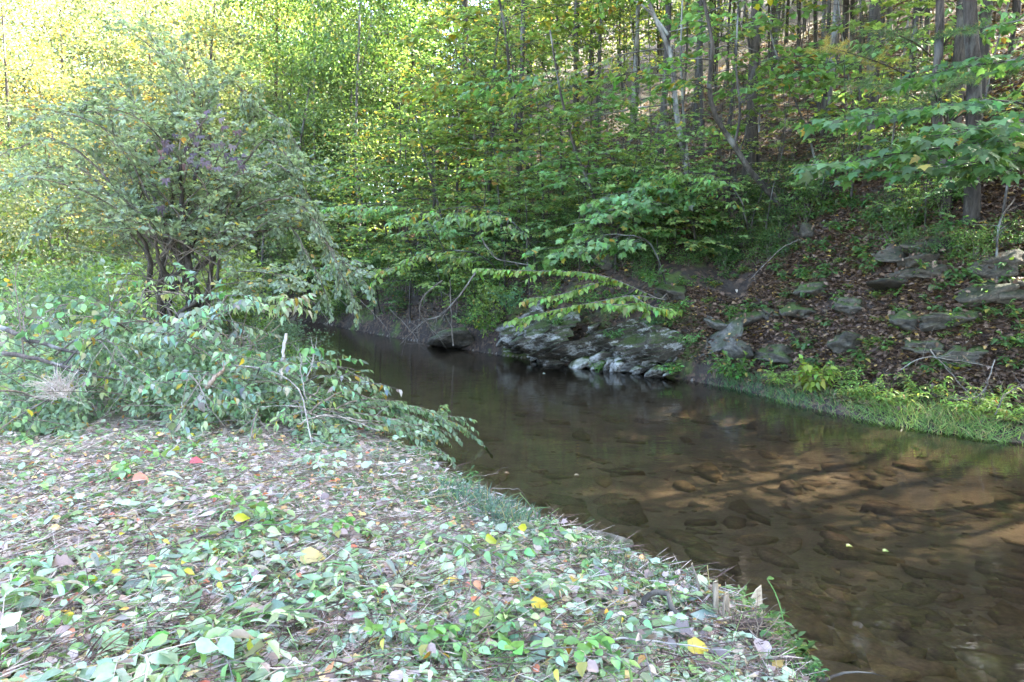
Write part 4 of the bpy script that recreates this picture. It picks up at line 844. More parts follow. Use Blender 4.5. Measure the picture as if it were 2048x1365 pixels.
# dead branches and sticks over the far water
def stick(name, label, pts, r0, r1, material='twig', cat='branch', twigs=0, group=None, sides=6, color=(1, 1, 1, 1), tl=.4):
    base = Vector(pts[0]); b = np.array(base); B = Geo(); path = bent([np.array(q) - b for q in pts], 14, .006); B.tube(path, np.linspace(r0, r1, len(path)), sides, .08); path = [q for q in path]
    for i in range(twigs):
        p, d = along(path, rnd(.25, 1)); q = path_from(p, d + rv(.7), tl * rnd(.5, 1.3), 5, .1, .12); B.tube(q, np.linspace(r1 * .8, .0015, 6), 3)
    o = B.build(name, M[material], None, color, smooth=True); o.location = base; return tag(o, label, cat, group)
stick('dead_branch', 'long dead branch slanting down to the water left of the outcrop', [P(955, 540, 16.5), P(920, 590, 16.4), P(880, 632, 16.6), P(845, 645, 17), P(800, 690, 17.5)], .025, .008, twigs=16, tl=.7)
stick('dead_branch', 'curved dead branch bowing over the creek beside the long dead one', [P(885, 562, 17), P(850, 590, 17), P(839, 622, 17), P(860, 655, 17), P(885, 680, 17.3)], .02, .006, twigs=16, tl=.6)
stick('dead_branch', 'upright dead stick standing in the shallows left of the outcrop', [P(906, 692, 17.6), P(903, 640, 17.6), P(900, 560, 17.6)], .022, .012, twigs=5)
stick('fallen_limb', 'broken pale limb propped on the slope above the creek bend', [P(960, 470, 18), P(985, 510, 17.6), P(1010, 522, 17.4), P(1060, 530, 17)], .025, .01, 'twig', twigs=8)
stick('fallen_limb', 'dark limb lying down the slope above the rock outcrop', [P(1330, 540, 15), P(1270, 580, 14.6), P(1215, 610, 14.6)], .03, .015, 'dark_bark', twigs=2)
stick('fallen_limb', 'thin pale stick leaning by the curved tree foot', [P(1600, 480, 14.8), P(1560, 500, 14.6), P(1500, 560, 14)], .012, .006, twigs=2)
stick('leaning_sapling', 'thin bare stem leaning above the ledge at the right', [hit(1995, 580), P(1993, 520, 11), P(2000, 440, 11.3), P(2030, 400, 11.5)], .022, .012, 'bark', twigs=6)
for i, (px, py) in enumerate([(700, 640), (760, 660), (640, 640), (820, 680)]):
    stick('drooping_twig', 'bare twig drooping over the far water below the shrub', [P(px - 40, py - 60, 17.5), P(px, py - 20, 17), P(px + 20, py + 10, 16.6)], .008, .003, twigs=8, tl=.5, group='bare twigs over the far water')
# dry brambles at the right
for i, pts in enumerate([[(1860, 700, 9.9), (1900, 745, 9.7), (1950, 800, 9.4)], [(1800, 740, 10), (1860, 715, 9.8), (1990, 735, 9.7)], [(1990, 720, 9.6), (1960, 790, 9.4), (1900, 800, 9.5)], [(1990, 830, 9.0), (2010, 790, 9.1), (2048, 770, 9.3)]]):
    stick('bramble_cane', ['pale bramble cane arching down into the bright grass', 'long bramble cane lying across the slope foot', 'bramble cane crossing behind the bright grass', 'dry cane at the right edge of the grass'][i], [P(*q) for q in pts], .009, .004, twigs=14, tl=.45, cat='cane')

# ------------------------------------------------------------------ the vine covered shrub on the left bank
sx, sy = on_ray(372, 12.6); sz_ = hz(sx, sy)
t = thing('large_shrub', 'big arching many stemmed shrub with dark stems on the left bank', 'shrub', (sx, sy, sz_)); b = V3(sx, sy, sz_)
T, B, L = Geo(), Geo(), Leafs()
stems = [(265, 440, -.5), (300, 330, .1), (330, 260, .6), (360, 300, -.7), (420, 330, .3), (450, 430, -.3), (480, 400, .6), (250, 300, .8), (400, 200, 0), (310, 470, -1.0), (440, 520, -.9)]
for i, (px, py, dy) in enumerate(stems):
    top = np.array(P(px, py, sy + dy)) - b; bx = (-.45, .25)[i % 2] + rnd(-.15, .15)
    path = bent([V3(bx, rnd(-.15, .2), -.1), V3(bx * 1.1 + top[0] * .12, top[1] * .2, top[2] * .35), top * V3(.7, .7, .72), top], 18, .015)
    T.tube(path, np.linspace(.095 if i % 3 == 0 else .062, .02, len(path)), 7, .1); path = [q for q in path]
    for j in range(9):
        p, d = along(path, .4 + .6 * j / 8); a = rnd(0, 6.28); dd = V3(math.cos(a), math.sin(a) * .8, rnd(.25, 1.0)) + d * .5
        ln = rnd(1.1, 2.2); q = path_from(p, dd, ln, 9, .38, .07); B.tube(q, np.linspace(.016, .004, 10), 4)
        for m in range(13):
            pp, d2 = along(q, .2 + .8 * (m + rnd(0, 1)) / 13); spray(B, L, pp, rotv(d2, UPV, rnd(-1.5, 1.5)) + V3(0, 0, rnd(-.5, .6)), rnd(.22, .5), .09, .048, .2, .08, .25, .004, .08, .6, .15)
# boughs that droop towards the water on the right, and low bare ones on the left
for (a, m_, e) in [((440, 430), (560, 330), (690, 560)), ((450, 450), (590, 400), (715, 610)), ((450, 470), (560, 430), (650, 590)), ((430, 420), (540, 280), (640, 440)), ((455, 480), (600, 460), (730, 560)), ((280, 470), (150, 330), (40, 370)), ((270, 460), (160, 400), (60, 460)), ((280, 430), (120, 280), (-30, 330)), ((300, 400), (200, 230), (60, 240)), ((420, 400), (520, 220), (600, 300)), ((330, 330), (250, 180), (170, 200)), ((380, 330), (440, 170), (500, 190))]:
    q = bent([np.array(P(*a, sy)) - b, np.array(P(*m_, sy + rnd(-.5, .5))) - b, np.array(P(*e, sy + rnd(-.8, .6))) - b], 18, .02); B.tube(q, np.linspace(.025, .005, len(q)), 5); q = [x for x in q]
    for m in range(26):
        pp, d2 = along(q, .25 + .75 * (m + rnd(0, 1)) / 26); spray(B, L, pp, rotv(d2, UPV, rnd(-1.5, 1.5)) + V3(0, 0, rnd(-.5, .5)), rnd(.22, .55), .09, .048, .22, .08, .3, .005, .08, .6, .2)
for i in range(130):    # tangle of bare inner twigs
    px, py = rnd(210, 560), rnd(330, 560); p = np.array(P(px, py, sy + rnd(-1, 1))) - b; q = path_from(p, V3(rnd(-.6, .6), rnd(-.4, .4), rnd(-1, .4)), rnd(.5, 1.4), 7, .5, .14); B.tube(q, np.linspace(.006, .002, 8), 3)
T.build('stems', M['dark_bark'], t, (1, 1, 1, 1), smooth=True); B.build('branches', M['twig'], t, (.8, .78, .75, 1)); 
_p, _d, _n, _s = L.arrays(); _k = ~((_p[:, 2] < 2.35 - .35 * np.abs(_p[:, 0] + .1)) & (np.abs(_p[:, 0] + .1) < 1.35))
L.p, L.d, L.n, L.s = list(_p[_k]), list(_d[_k]), list(_n[_k]), list(_s[_k]); leaf_parts(t, L, 'ovate', .07, col((.20, .25, .165), .04), 1.2, 0)
# purple creeper on it
t = thing('creeper_vine', 'creeper with purple leaves climbing the front of the big arching shrub', 'vine', P(400, 420, sy - 1.2)); b = np.array(t.location); B = Geo()
B.tube(bent([V3(0, .3, -.4), V3(.05, .2, .3), V3(-.2, 0, .9), V3(.2, 0, 1.5)], 14), .008, 4); B.build('stem', M['twig'], t, (.6, .5, .5, 1))
for i in range(52):
    px, py = (random.gauss(400, 46), random.gauss(305, 36)) if i % 3 else (random.gauss(345, 22), random.gauss(300, 14)); p = np.array(P(px, py, sy - 2.0 + rnd(-.25, .5))) - b
    c = random.choice([(.13, .09, .13, 0), (.10, .07, .10, 0), (.15, .08, .08, 0), (.19, .15, .19, 0), (.13, .16, .09, 0)])
    leaf_object(t, 'leaf', 'palm', p, V3(rnd(-.8, .8), -.5, -.8), V3(rnd(-.4, .4), -.7, .8), rnd(.09, .14), c)

# ------------------------------------------------------------------ cut brush heaped on the bank
ORD_ = ['first ', 'second ', 'third ', 'fourth ', 'fifth ', 'sixth ', 'seventh ', 'eighth ', 'ninth ', 'tenth ', 'eleventh ', 'twelfth ', 'thirteenth ', 'fourteenth ', 'fifteenth ', 'sixteenth ']
LEAFC = [(.25, .34, .24, .02), (.31, .39, .30, .03), (.18, .28, .14, .04), (.25, .33, .15, .06)]
def brush(label, root, d, length, size, color, kind='ovate', n_obj=55, droop=.55, r0=.014, sub=.22, gap=.075, twig=.4, leafdroop=.9, wid=1.0, group='cut branches heaped on the left bank', name='cut_branch', jit=.5, start=.15):
    t = thing(name, label, 'branch', root, 0, group); B, L = Geo(), Leafs()
    n = 10; path = path_from((0, 0, 0), d, length, n, droop, .07); B.tube(path, np.linspace(r0, .003, n + 1), 6, .06)
    for i in range(int(length / sub)):
        p, dd = along(path, start + (1 - start) * (i + rnd(0, .8)) / max(1, int(length / sub))); sd = 1 if i % 2 else -1
        spray(B, L, p, rotv(dd, UPV, sd * rnd(.4, 1.1)) + V3(0, 0, rnd(-.2, .4)), rnd(.35, .7), size, gap, twig * .6, .15, droop, .005, .08, jit, leafdroop, .1)
    B.build('stem', M['twig'], t, (1, 1, 1, 1)); leaf_parts(t, L, kind, size, color, wid, n_obj); return t
tops = [(60, 615, 8.4, 'cut leafy branch at the left edge of the brush heap'), (150, 590, 8.7, 'cut leafy branch rising behind the grey poles of the heap'), (240, 580, 8.6, 'cut leafy branch on the upper left shoulder of the heap'), (310, 570, 8.4, 'leafy branch sticking highest out of the brush heap'), (390, 600, 8.2, 'cut branch with pale upturned leaves at the top of the heap'),
        (330, 640, 7.8, 'leafy branch hanging down the front of the heap below its top'), (250, 660, 7.6, 'wilted branch with yellowish leaves in the middle of the heap'), (180, 680, 7.4, 'cut branch under the lower grey pole'), (60, 690, 7.3, 'cut branch at the left edge below the grey poles'), (430, 660, 7.9, 'cut leafy branch right of the top of the heap'),
        (480, 700, 7.7, 'leafy branch on the right slope of the heap'), (540, 720, 7.9, 'leafy branch left of the white cut stake'), (400, 740, 7.2, 'leafy branch drooping beside the broken root'), (300, 750, 7.0, 'shadowed leafy branch low on the front of the heap'), (210, 760, 6.9, 'leafy branch right of the brown weed tuft'), (60, 780, 6.6, 'leafy branch at the lower left corner of the heap'),
        (520, 780, 7.3, 'leafy branch with yellowing leaves at the foot of the stake'), (600, 760, 7.9, 'leafy branch right of the white cut stake'), (650, 790, 7.8, 'leafy branch spreading to the water right of the heap'), (450, 800, 6.9, 'leafy branch lying at the foot of the heap')]
for i, (px, py, d, lab) in enumerate(tops):
    p = P(px, py, d); a = rnd(-2.6, -.4)
    brush(lab, p + Vector((rnd(-.3, .3), .35, -.15)), V3(math.cos(a) * .8, -.55 + rnd(-.3, .3), rnd(.15, .6)), rnd(1.0, 1.5), .085, LEAFC[i % 4], 'ovate' if i % 3 else 'round', 60, .9)
for i in range(16):
    px = 20 + 42 * i + rs.uniform(-25, 25); py = 610 + max(0, px - 330) * .42 + rs.uniform(-5, 60); d = rs.uniform(7.2, 8.8)
    brush('%sloose leafy shoot from the left poking out of the brush heap' % ORD_[i], P(px, py + 60, d), V3(rnd(-.7, .8), rnd(-.6, .2), rnd(.35, 1.0)), rnd(.7, 1.15), rnd(.075, .10), LEAFC[(i * 3) % 4], ['ovate', 'lance', 'round', 'ovate'][i % 4], 40, rnd(.5, 1.0), .010, .2, .07, .36, rnd(.5, 1.0), group='loose shoots of the brush heap', name='leafy_shoot')
# the dense inside of the heap
g = Geo(); n = 15000; q = RNG.random((n, 2))
px_ = -60 + q[:, 0] * 760; dd_ = 6.7 + 2.6 * RNG.random(n); dd_ = dd_ - (.35 * np.sin(px_ / 47) + .25 * np.sin(px_ / 19 + 1)) * (9.3 - dd_) / 2.6
X = (px_ - 1024) / FPX * dd_; Y = dd_; hm = 1.0 * np.clip(1 - ((px_ - 250) / 480) ** 2, 0.12, 1) * np.clip(1 - ((dd_ - 8.2) / 1.7) ** 2, .05, 1)
Zb = height(X, Y); zz = Zb + hm * (RNG.random(n) ** .6) 
sel = sdist(X, Y, LBS) > .05
pts = np.stack([X, Y, zz], -1)[sel]; n = len(pts)
g.leaves(pts, RNG.normal(size=(n, 3)) + np.array([0, -.3, -.7]), RNG.normal(size=(n, 3)) * .6 + np.array([0, -.4, .8]), RNG.uniform(.05, .10, n), 'ovate', 1.0)
for i in range(320):
    k = RNG.integers(0, n); p = path_from(pts[k], V3(rnd(-1, 1), rnd(-1, .6), rnd(-.3, .4)), rnd(.4, 1.1), 4, .3, .08); g2 = g; 
o = g.build('heaped_foliage', M['leaf'], None, (.21, .29, .185, .03), 'stuff'); tag(o, 'mass of cut leaves filling the inside of the brush heap', 'cut foliage')
gs = Geo()
for i in range(420):
    k = RNG.integers(0, n); p = path_from(pts[k], V3(rnd(-1, 1), rnd(-1, .6), rnd(-.3, .4)), rnd(.3, 1.0), 4, .3, .08); gs.tube(p, np.linspace(.006, .002, 5), 3)
o = gs.build('heaped_twigs', M['twig'], None, (1, 1, 1, 1), 'stuff'); tag(o, 'tangle of thin cut twigs in the brush heap', 'twigs')
# poles, stakes and sprigs of the heap
stick('grey_pole', 'grey cut pole leaning at the left edge of the brush heap', [P(-80, 635, 7.3), P(10, 660, 7.2), P(75, 685, 7.2), P(160, 708, 7.15)], .032, .018, 'bark', 'pole', 4, color=(1.6, 1.6, 1.75, 1))
stick('grey_pole', 'shorter grey cut pole with a pale sawn end below the other pole', [P(5, 707, 6.9), P(60, 716, 6.95), P(120, 730, 7.0), P(190, 750, 7.2)], .027, .014, 'bark', 'pole', 3, color=(1.6, 1.6, 1.75, 1))
stick('cut_stake', 'upright whitish cut stake at the right end of the brush heap', [P(561, 765, 7.6), P(565, 720, 7.6), P(572, 668, 7.6)], .02, .018, 'deadwood', 'stake', 0, sides=8, color=(1.5, 1.5, 1.55, 1))
stick('bare_branch', 'curved bare whitish branch arching from the heap down to the bank', [P(470, 730, 7.4), P(530, 738, 7.3), P(580, 762, 7.1), P(606, 800, 6.9), P(618, 860, 6.6), P(629, 908, 6.4)], .008, .008, 'deadwood', 'branch', 3, sides=6, color=(.95, .93, .93, 1))
stick('bare_branch', 'thin forked bare branch standing behind the curved whitish one', [P(612, 800, 7.2), P(604, 760, 7.3), P(598, 700, 7.4)], .008, .006, 'deadwood', 'branch', 5, tl=.3)
stick('bare_branch', 'bare branch pointing up over the water right of the stake', [P(612, 760, 7.4), P(625, 725, 7.5), P(632, 697, 7.6)], .008, .005, 'deadwood', 'branch', 7, tl=.3)
stick('bare_branch', 'two pale bare rods lying towards the water under the leafy bough', [P(600, 825, 6.8), P(700, 838, 7.3), P(790, 845, 7.8)], .009, .006, 'deadwood', 'branch', 3)
stick('bare_branch', 'lower pale rod lying towards the water under the leafy bough', [P(595, 850, 6.6), P(660, 830, 7.0), P(760, 862, 7.3)], .008, .005, 'deadwood', 'branch', 2)
stick('broken_root', 'broken brownish root lying on the face of the brush heap', [P(415, 772, 6.9), P(432, 752, 6.9), P(450, 738, 7.0)], .028, .014, 'deadwood', 'root', 2, color=(.8, .65, .55, 1), tl=.15)
stick('thin_branch', 'thin dark branch crossing up through the top of the heap', [P(280, 610, 8), P(320, 580, 8.1), P(350, 535, 8.2)], .008, .005, 'dark_bark', 'branch', 2)
stick('dark_branch', 'dark branch lying across the shadowed front of the heap', [P(90, 720, 7.0), P(150, 745, 6.9), P(240, 760, 6.8)], .012, .008, 'dark_bark', 'branch', 3)
# brown weed tuft
t = thing('weed_tuft', 'brown dried weed tuft on the left face of the brush heap', 'weed', P(118, 790, 6.7)); B = Geo()
for i in range(150):
    p = path_from(V3(rnd(-.12, .12), rnd(-.05, .1), rnd(-.05, .1)), V3(rnd(-.8, .8), rnd(-.6, .2), rnd(.1, .8)), rnd(.12, .34), 4, .8, .2); B.tube(p, np.linspace(.0035, .0015, 5), 3)
B.build('dry_stems', M['straw'], t, (1, 1, 1, 1), 'stuff')
# the elder sprig with pale leaves
t = thing('pale_sprig', 'sprig of pale lance shaped leaves held up above the right end of the heap', 'branch', P(500, 690, 8.0)); b = np.array(t.location); B, L = Geo(), Leafs()
for pts in [[(500, 690, 8), (545, 640, 7.9), (572, 595, 7.8)], [(505, 690, 8), (560, 650, 7.9), (590, 600, 7.8)], [(470, 690, 8), (440, 660, 8), (425, 620, 8)], [(480, 690, 8), (490, 640, 8), (500, 600, 8)]]:
    q = bent([np.array(P(*x)) - b for x in pts], 8); B.tube(q, np.linspace(.008, .004, len(q)), 5); q = [x for x in q]; big = pts[-1][0] > 560
    for i in range(14 if big else 8):
        p, d = along(q, rnd(.75, 1)); a = rnd(0, 6.28); qq = path_from(p, V3(math.cos(a), math.sin(a) * .7, rnd(-.4, .7)), rnd(.12, .22), 3, 1.5, .05); B.tube(qq, np.linspace(.003, .001, 4), 3); leaf_twig(L, qq, .04, .105, .9, UPV, .4, .2, .7)
B.build('stem', M['twig'], t, (1.2, 1.1, .9, 1)); leaf_parts(t, L, 'lance', .1, (.34, .40, .24, .04), 1.5, 200)
# the leafy bough that lies in the water
t = thing('fallen_bough', 'leafy bough lying from the bank out into the water', 'branch', P(560, 850, 7.0)); b = np.array(t.location); B, L = Geo(), Leafs()
for pts in [[(560, 850, 7.0), (690, 815, 7.6), (800, 818, 8.1), (880, 835, 8.4), (930, 858, 8.6)], [(600, 840, 7), (680, 785, 7.7), (760, 805, 8), (825, 835, 8.1)], [(580, 860, 6.9), (700, 850, 7.4), (800, 855, 7.7), (850, 880, 7.8)], [(600, 870, 6.8), (700, 880, 7.1), (790, 890, 7.3), (850, 900, 7.4)], [(620, 850, 7), (720, 800, 7.8), (830, 815, 8.3), (885, 828, 8.5)], [(640, 820, 7.2), (740, 830, 7.7), (830, 850, 7.9), (870, 850, 8.1)], [(600, 850, 6.9), (660, 900, 6.8), (740, 905, 6.95), (820, 900, 7.2)], [(590, 830, 7.1), (650, 770, 7.8), (690, 775, 7.9)]]:
    q = bent([np.array(P(*x)) - b for x in pts], 18, .01); B.tube(q, np.linspace(.014, .003, len(q)), 5); q = [x for x in q]
    leaf_twig(L, q, .035, .082, .6, UPV, .35, .2, .8)
    for i in range(17):
        p, d = along(q, .12 + .86 * (i + rnd(0, 1)) / 17); sd = 1 if i % 2 else -1
        qq = path_from(p, rotv(d, UPV, sd * rnd(.3, .8)) + V3(0, 0, rnd(-.1, .25)), rnd(.25, .55), 5, .7, .05); B.tube(qq, np.linspace(.004, .0015, 6), 3); leaf_twig(L, qq, .035, .078, .6, UPV, .35, .1, .8)
B.build('stem', M['twig'], t, (1.3, 1.25, 1.2, 1)); leaf_parts(t, L, 'ovate', .08, (.18, .26, .15, .02), 1.05, 300)

# ------------------------------------------------------------------ things at the water's edge of the near bank
stick('driftwood', 'pale split driftwood at the water edge below the leafy bough', [P(808, 917, 6.75), P(835, 913, 6.8), P(872, 908, 6.85)], .03, .012, 'deadwood', 'driftwood', 2, sides=7, color=(1.1, .95, .75, 1), tl=.15)
stick('driftwood', 'thin twig reaching into the water from the grassy edge', [P(820, 950, 6.3), P(850, 945, 6.4), P(875, 938, 6.5)], .007, .004, 'deadwood', 'driftwood', 2, tl=.2)
def gp(px, py): return hit(px, py, 1.8)
DR = gp(1335, 1245).y
stick('arched_root', 'grey root arching out of the bank near the water', [P(1283, 1222, DR + .05), P(1292, 1200, DR + .06), P(1312, 1186, DR + .06), P(1332, 1192, DR + .03), P(1345, 1210, DR), P(1362, 1252, DR - .03)], .018, .016, 'bark', 'root', 0, sides=8, color=(1.7, 1.65, 1.6, 1))
stick('stem_on_bank', 'thick grey stem half buried beneath the arched root', [gp(1240, 1228) + Vector((0, 0, .02)), gp(1300, 1232) + Vector((0, 0, .03)), gp(1350, 1230) + Vector((0, 0, .02))], .018, .012, 'bark', 'root', 0, sides=8, color=(1.6, 1.55, 1.5, 1))
def stub(label, px, py, d, hgt, r, tilt, pale=False, name='cut_stub'):
    p = gp(px, py); hgt, r = hgt * 1.35, r * .95; t = thing(name, label, 'stub', p); B, C = Geo(), Geo()
    top = V3(tilt[0], tilt[1], hgt); pth = bent([V3(0, 0, -.12), top * .5, top], 6); B.tube(pth, np.linspace(r * 1.15, r, len(pth)), 9, .06)
    a = np.arange(9) * 2 * math.pi / 9; ring = np.stack([r * .98 * np.cos(a), r * .98 * np.sin(a), .012 * np.cos(a + 1)], -1) + top + V3(0, 0, .004)
    C.add(np.vstack([ring, [top + V3(0, 0, .012)]]), [(i, (i + 1) % 9, 9) for i in range(9)])
    B.build('bark', M['deadwood'], t, (1.0, .88, .72, 1) if pale else (.75, .68, .6, 1), smooth=True); C.build('cut_end', M['cut_wood'], t, (1, 1, 1, 1)); return t
stub('tallest pale cut stub of the clump at the bank corner', 1432, 1245, 3.72, .155, .017, (-.005, .02), True)
stub('thin split stub just right of the tallest cut stub', 1444, 1252, 3.66, .12, .007, (.012, 0), True)
stub('curved barkless stub in the middle of the clump', 1455, 1245, 3.68, .11, .016, (-.01, .01), True)
stub('leaning cut shoot left behind the tallest stub', 1410, 1215, 3.85, .16, .006, (-.07, .05))
stub('broad torn stub with pale split wood at the back of the clump', 1462, 1200, 3.88, .06, .04, (.02, .02))
stub('short cut shoot at the water side of the clump', 1536, 1262, 3.62, .10, .010, (.05, .02))
for nm, (px, py, d), lab, hh in [('torn_bark', (1512, 1215, 3.75), 'pale upright slab of torn bark at the top of the clump', .19), ('torn_bark', (1512, 1262, 3.63), 'pale torn slab of wood below the upright one', .14)]:
    g = Geo(); V = np.array([(-.03, 0, 0), (.02, .01, -.01), (.045, 0, .06), (.035, .01, hh), (-.005, .0, hh * .85), (-.035, .01, hh * .5)])
    V2 = np.vstack([V, V + V3(.004, .018, 0)]); F = [(0, 1, 2, 3), (0, 3, 4, 5), (9, 8, 7, 6), (11, 10, 9, 6)]; g.add(V2, F); g.add(V2, [(i, (i + 1) % 6, 6 + (i + 1) % 6, 6 + i) for i in range(6)])
    o = g.build(nm, M['cut_wood'], None, (1, 1, 1, 1)); o.location = gp(px, py); tag(o, lab, 'torn wood')
rb_ = lone_rock(1490, 1275, (.19, .15, .11), 71, 'earthy root ball under the clump of cut stubs', 'hill', d=gp(1490, 1280).y, name='root_ball', cat='stump')
rb_.data = rock_mesh('root_ball', (.19, .15, .11), 71, M['hill'], 4, 22, .10); B = Geo()
for i in range(110):
    a = rnd(0, 6.28); e = rnd(-.1, 1.2); o_ = V3(math.cos(a) * math.cos(e) * .15, math.sin(a) * math.cos(e) * .12, math.sin(e) * .09); q = path_from(o_, o_ * V3(1, 1, 1.6) + rv(.06), rnd(.05, .16), 5, 3.0, .25); B.tube(q, np.linspace(.004, .001, 6), 3)
B.build('rootlets', M['twig'], rb_, (1.3, 1.15, 1.0, 1), 'stuff')
stick('root_stub', 'dark root running down to the water from the clump', [P(1535, 1290, 3.55), P(1575, 1312, 3.5), P(1610, 1345, 3.45), P(1660, 1375, 3.4)], .028, .016, 'bark', 'root', 2, color=(.8, .75, .7, 1))
for i, (pts, lab) in enumerate([([(1566, 1300, 3.6), (1566, 1240, 3.62), (1552, 1190, 3.66), (1534, 1158, 3.7)], 'upright thorny green bramble shoot over the water'), ([(1450, 1335, 3.35), (1530, 1318, 3.4), (1600, 1302, 3.5)], 'thorny green bramble shoot lying below the clump')]):
    path = bent([np.array(P(*q)) for q in pts], 16); t = thing('bramble_shoot', lab, 'bramble', path[0]); B = Geo(); q = path - path[0]; B.tube(q, np.linspace(.0045, .0025, len(q)), 5)
    for k in range(1, len(q) - 1):
        e = q[k] + rv(.007); B.tube([q[k], (q[k] + e) / 2, e], [.0025, .0015, .0003], 3)
    B.build('stem', M['green_stem'], t, (1, 1, 1, 1))
    if not i: leaf_object(t, 'leaf', 'ovate', q[-1], V3(1, 0, .1), V3(0, -.6, 1), .045, (.14, .26, .05, 0))

# ------------------------------------------------------------------ small plants with leaves of their own
def plant(name, label, base, hgt, stems, size, color, kind='ovate', n_obj=40, spread=.35, gap=.05, group=None, leafdroop=.45, wid=1.0, cat='plant'):
    t = thing(name, label, cat, base, 0, group); B, L = Geo(), Leafs()
    for i in range(stems):
        a = i * 2.4 + rnd(-.4, .4); q = path_from(V3(rnd(-.04, .04), rnd(-.04, .04), -.04), V3(math.cos(a) * spread, math.sin(a) * spread, 1), hgt * rnd(.7, 1.1), 6, .25, .06); B.tube(q, np.linspace(.005, .0015, 7), 4)
        leaf_twig(L, q, gap, size, leafdroop, UPV, .3, .25, .9)
        for k in range(4):
            p, d = along(q, .35 + .15 * k); aa = rnd(0, 6.28); qq = path_from(p, V3(math.cos(aa), math.sin(aa), .35), hgt * rnd(.2, .4), 3, .6, .05); B.tube(qq, np.linspace(.0025, .001, 4), 3); leaf_twig(L, qq, gap, size, leafdroop, UPV, .3, .15, .9)
    B.build('stems', M['green_stem'], t, (1, 1, 1, 1)); leaf_parts(t, L, kind, size, color, wid, n_obj); return t
plant('bank_sapling', 'green leafy sapling at the water edge below the pale slab', hit(1466, 772), .75, 7, .10, (.10, .18, .04, .03), n_obj=120, spread=.45)
plant('bank_sapling', 'yellow green drooping sapling on the far bank left of the grass', hit(1622, 790), .70, 6, .13, (.20, .25, .04, .05), n_obj=90, spread=.4, leafdroop=.9)
for i_, (px, py) in enumerate([(1720, 805), (1790, 818), (1850, 812), (1930, 835), (1980, 822), (1560, 775), (1690, 785), (2020, 850)]):
    plant('stilt_grass_clump', 'leafy stilt grass clump %s on the far waterline' % ['left of the sunny patch', 'at the left end of the sunny patch', 'in the middle of the sunny patch', 'under the bramble canes', 'right of the bramble canes', 'between the two bank saplings', 'behind the yellow green sapling', 'at the right edge'][i_], hit(px, py), .52, 10, .085, (.24, .33, .08, .06), 'lance', 90, .8, .032)
plant('rose_plant', 'small leafed rose sprouting beside the water at the bottom', P(1600, 1350, 3.3), .10, 9, .028, (.06, .14, .04, 0), n_obj=160, spread=1.2, gap=.018)
plant('outcrop_plant', 'green fernlike plant at the left end of the rock outcrop', P(965, 665, 17), .55, 6, .10, (.10, .17, .03, .02), n_obj=60, spread=.8)
plant('outcrop_plant', 'blue green leafy clump hanging beside the left of the outcrop', P(1020, 625, 16), .8, 8, .075, (.075, .15, .075, 0), n_obj=90, spread=.7)
plant('outcrop_plant', 'leafy clump growing on top of the outcrop by the bough', P(1300, 570, 14.4), .5, 6, .08, (.085, .15, .04, .02), n_obj=50, spread=.7)
plant('outcrop_plant', 'small bluish plant on the face of the outcrop', P(1300, 650, 13.9), .3, 6, .07, (.07, .14, .07, .03), n_obj=40, spread=1)
for i_, (px, py, d, h_, c_, lb) in enumerate([(1010, 600, 16.6, .6, (.13, .22, .07, .03), 'leafy plant on the left shoulder of the outcrop'), (1090, 598, 16.2, .5, (.15, .24, .06, .05), 'leafy plant on the outcrop top behind the bough tip'), (1170, 610, 15.6, .45, (.12, .2, .06, .03), 'leafy plant on the outcrop top at its middle'), (1235, 615, 15, .5, (.11, .19, .05, .03), 'dark leafy plant on the outcrop top'), (1345, 625, 14.2, .45, (.13, .22, .06, .03), 'leafy plant at the upper right end of the outcrop'), (1375, 690, 13.6, .4, (.12, .21, .07, .02), 'leafy plant right of the outcrop foot'), (1340, 745, 13.7, .3, (.13, .24, .06, .02), 'low plant at the right foot of the outcrop'), (930, 650, 17.2, .5, (.13, .23, .06, .04), 'leafy plant left of the outcrop over the boulder'), (1110, 650, 15.9, .3, (.1, .18, .06, .02), 'small plant rooted in a crack of the outcrop'), (1225, 675, 14.6, .25, (.1, .19, .07, .02), 'tiny plant in the middle of the outcrop face')]):
    plant('outcrop_plant', lb, P(px, py, d), h_, 6, .085, c_, n_obj=45, spread=.85)
plant('water_edge_plant', 'bright small plant at the foot of the outcrop', P(1195, 742, 14.6), .3, 5, .07, (.11, .2, .04, 0), 'lance', 40, .5)
plant('vine_clump', 'round leaved vine behind the bright grass', hit(1900, 745), .35, 6, .085, (.08, .15, .035, .05), 'round', 50, .9)
for i, (px, py) in enumerate([(1690, 470), (1755, 460), (1800, 440), (1840, 455), (1660, 430), (1720, 425)]): plant('slope_plant', ['low sprouting shrub left on the brow above the ledge', 'second low shrub on the brow above the ledge', 'leafy shrub directly above the largest ledge stone', 'leafy shrub between ledge and grey trunk foot', 'low shrub between the curved tree and the ledge', 'low shrub behind the brow of the ledge'][i], hit(px, py), .5, 7, .10, col(G_DEEP if i % 2 else G_MID, .03, 1.2), n_obj=50, spread=.9, group='low shrubs on the brow of the ledge')
k = 0
herb = [plant('seedling', 'small green seedling in the leaf litter of the slope', (0, 0, -60), .24, 4, .065, col(G_MID, .04, 1.15), n_obj=20, spread=.8, gap=.05), plant('seedling', 'small green seedling in the leaf litter of the slope', (0, 0, -60), .3, 3, .085, col(G_DEEP, .02, 1.3), n_obj=16, spread=.9, gap=.06), plant('seedling', 'small green seedling in the leaf litter of the slope', (0, 0, -60), .18, 5, .05, col(G_YEL, .06), n_obj=20, spread=1, gap=.035)]
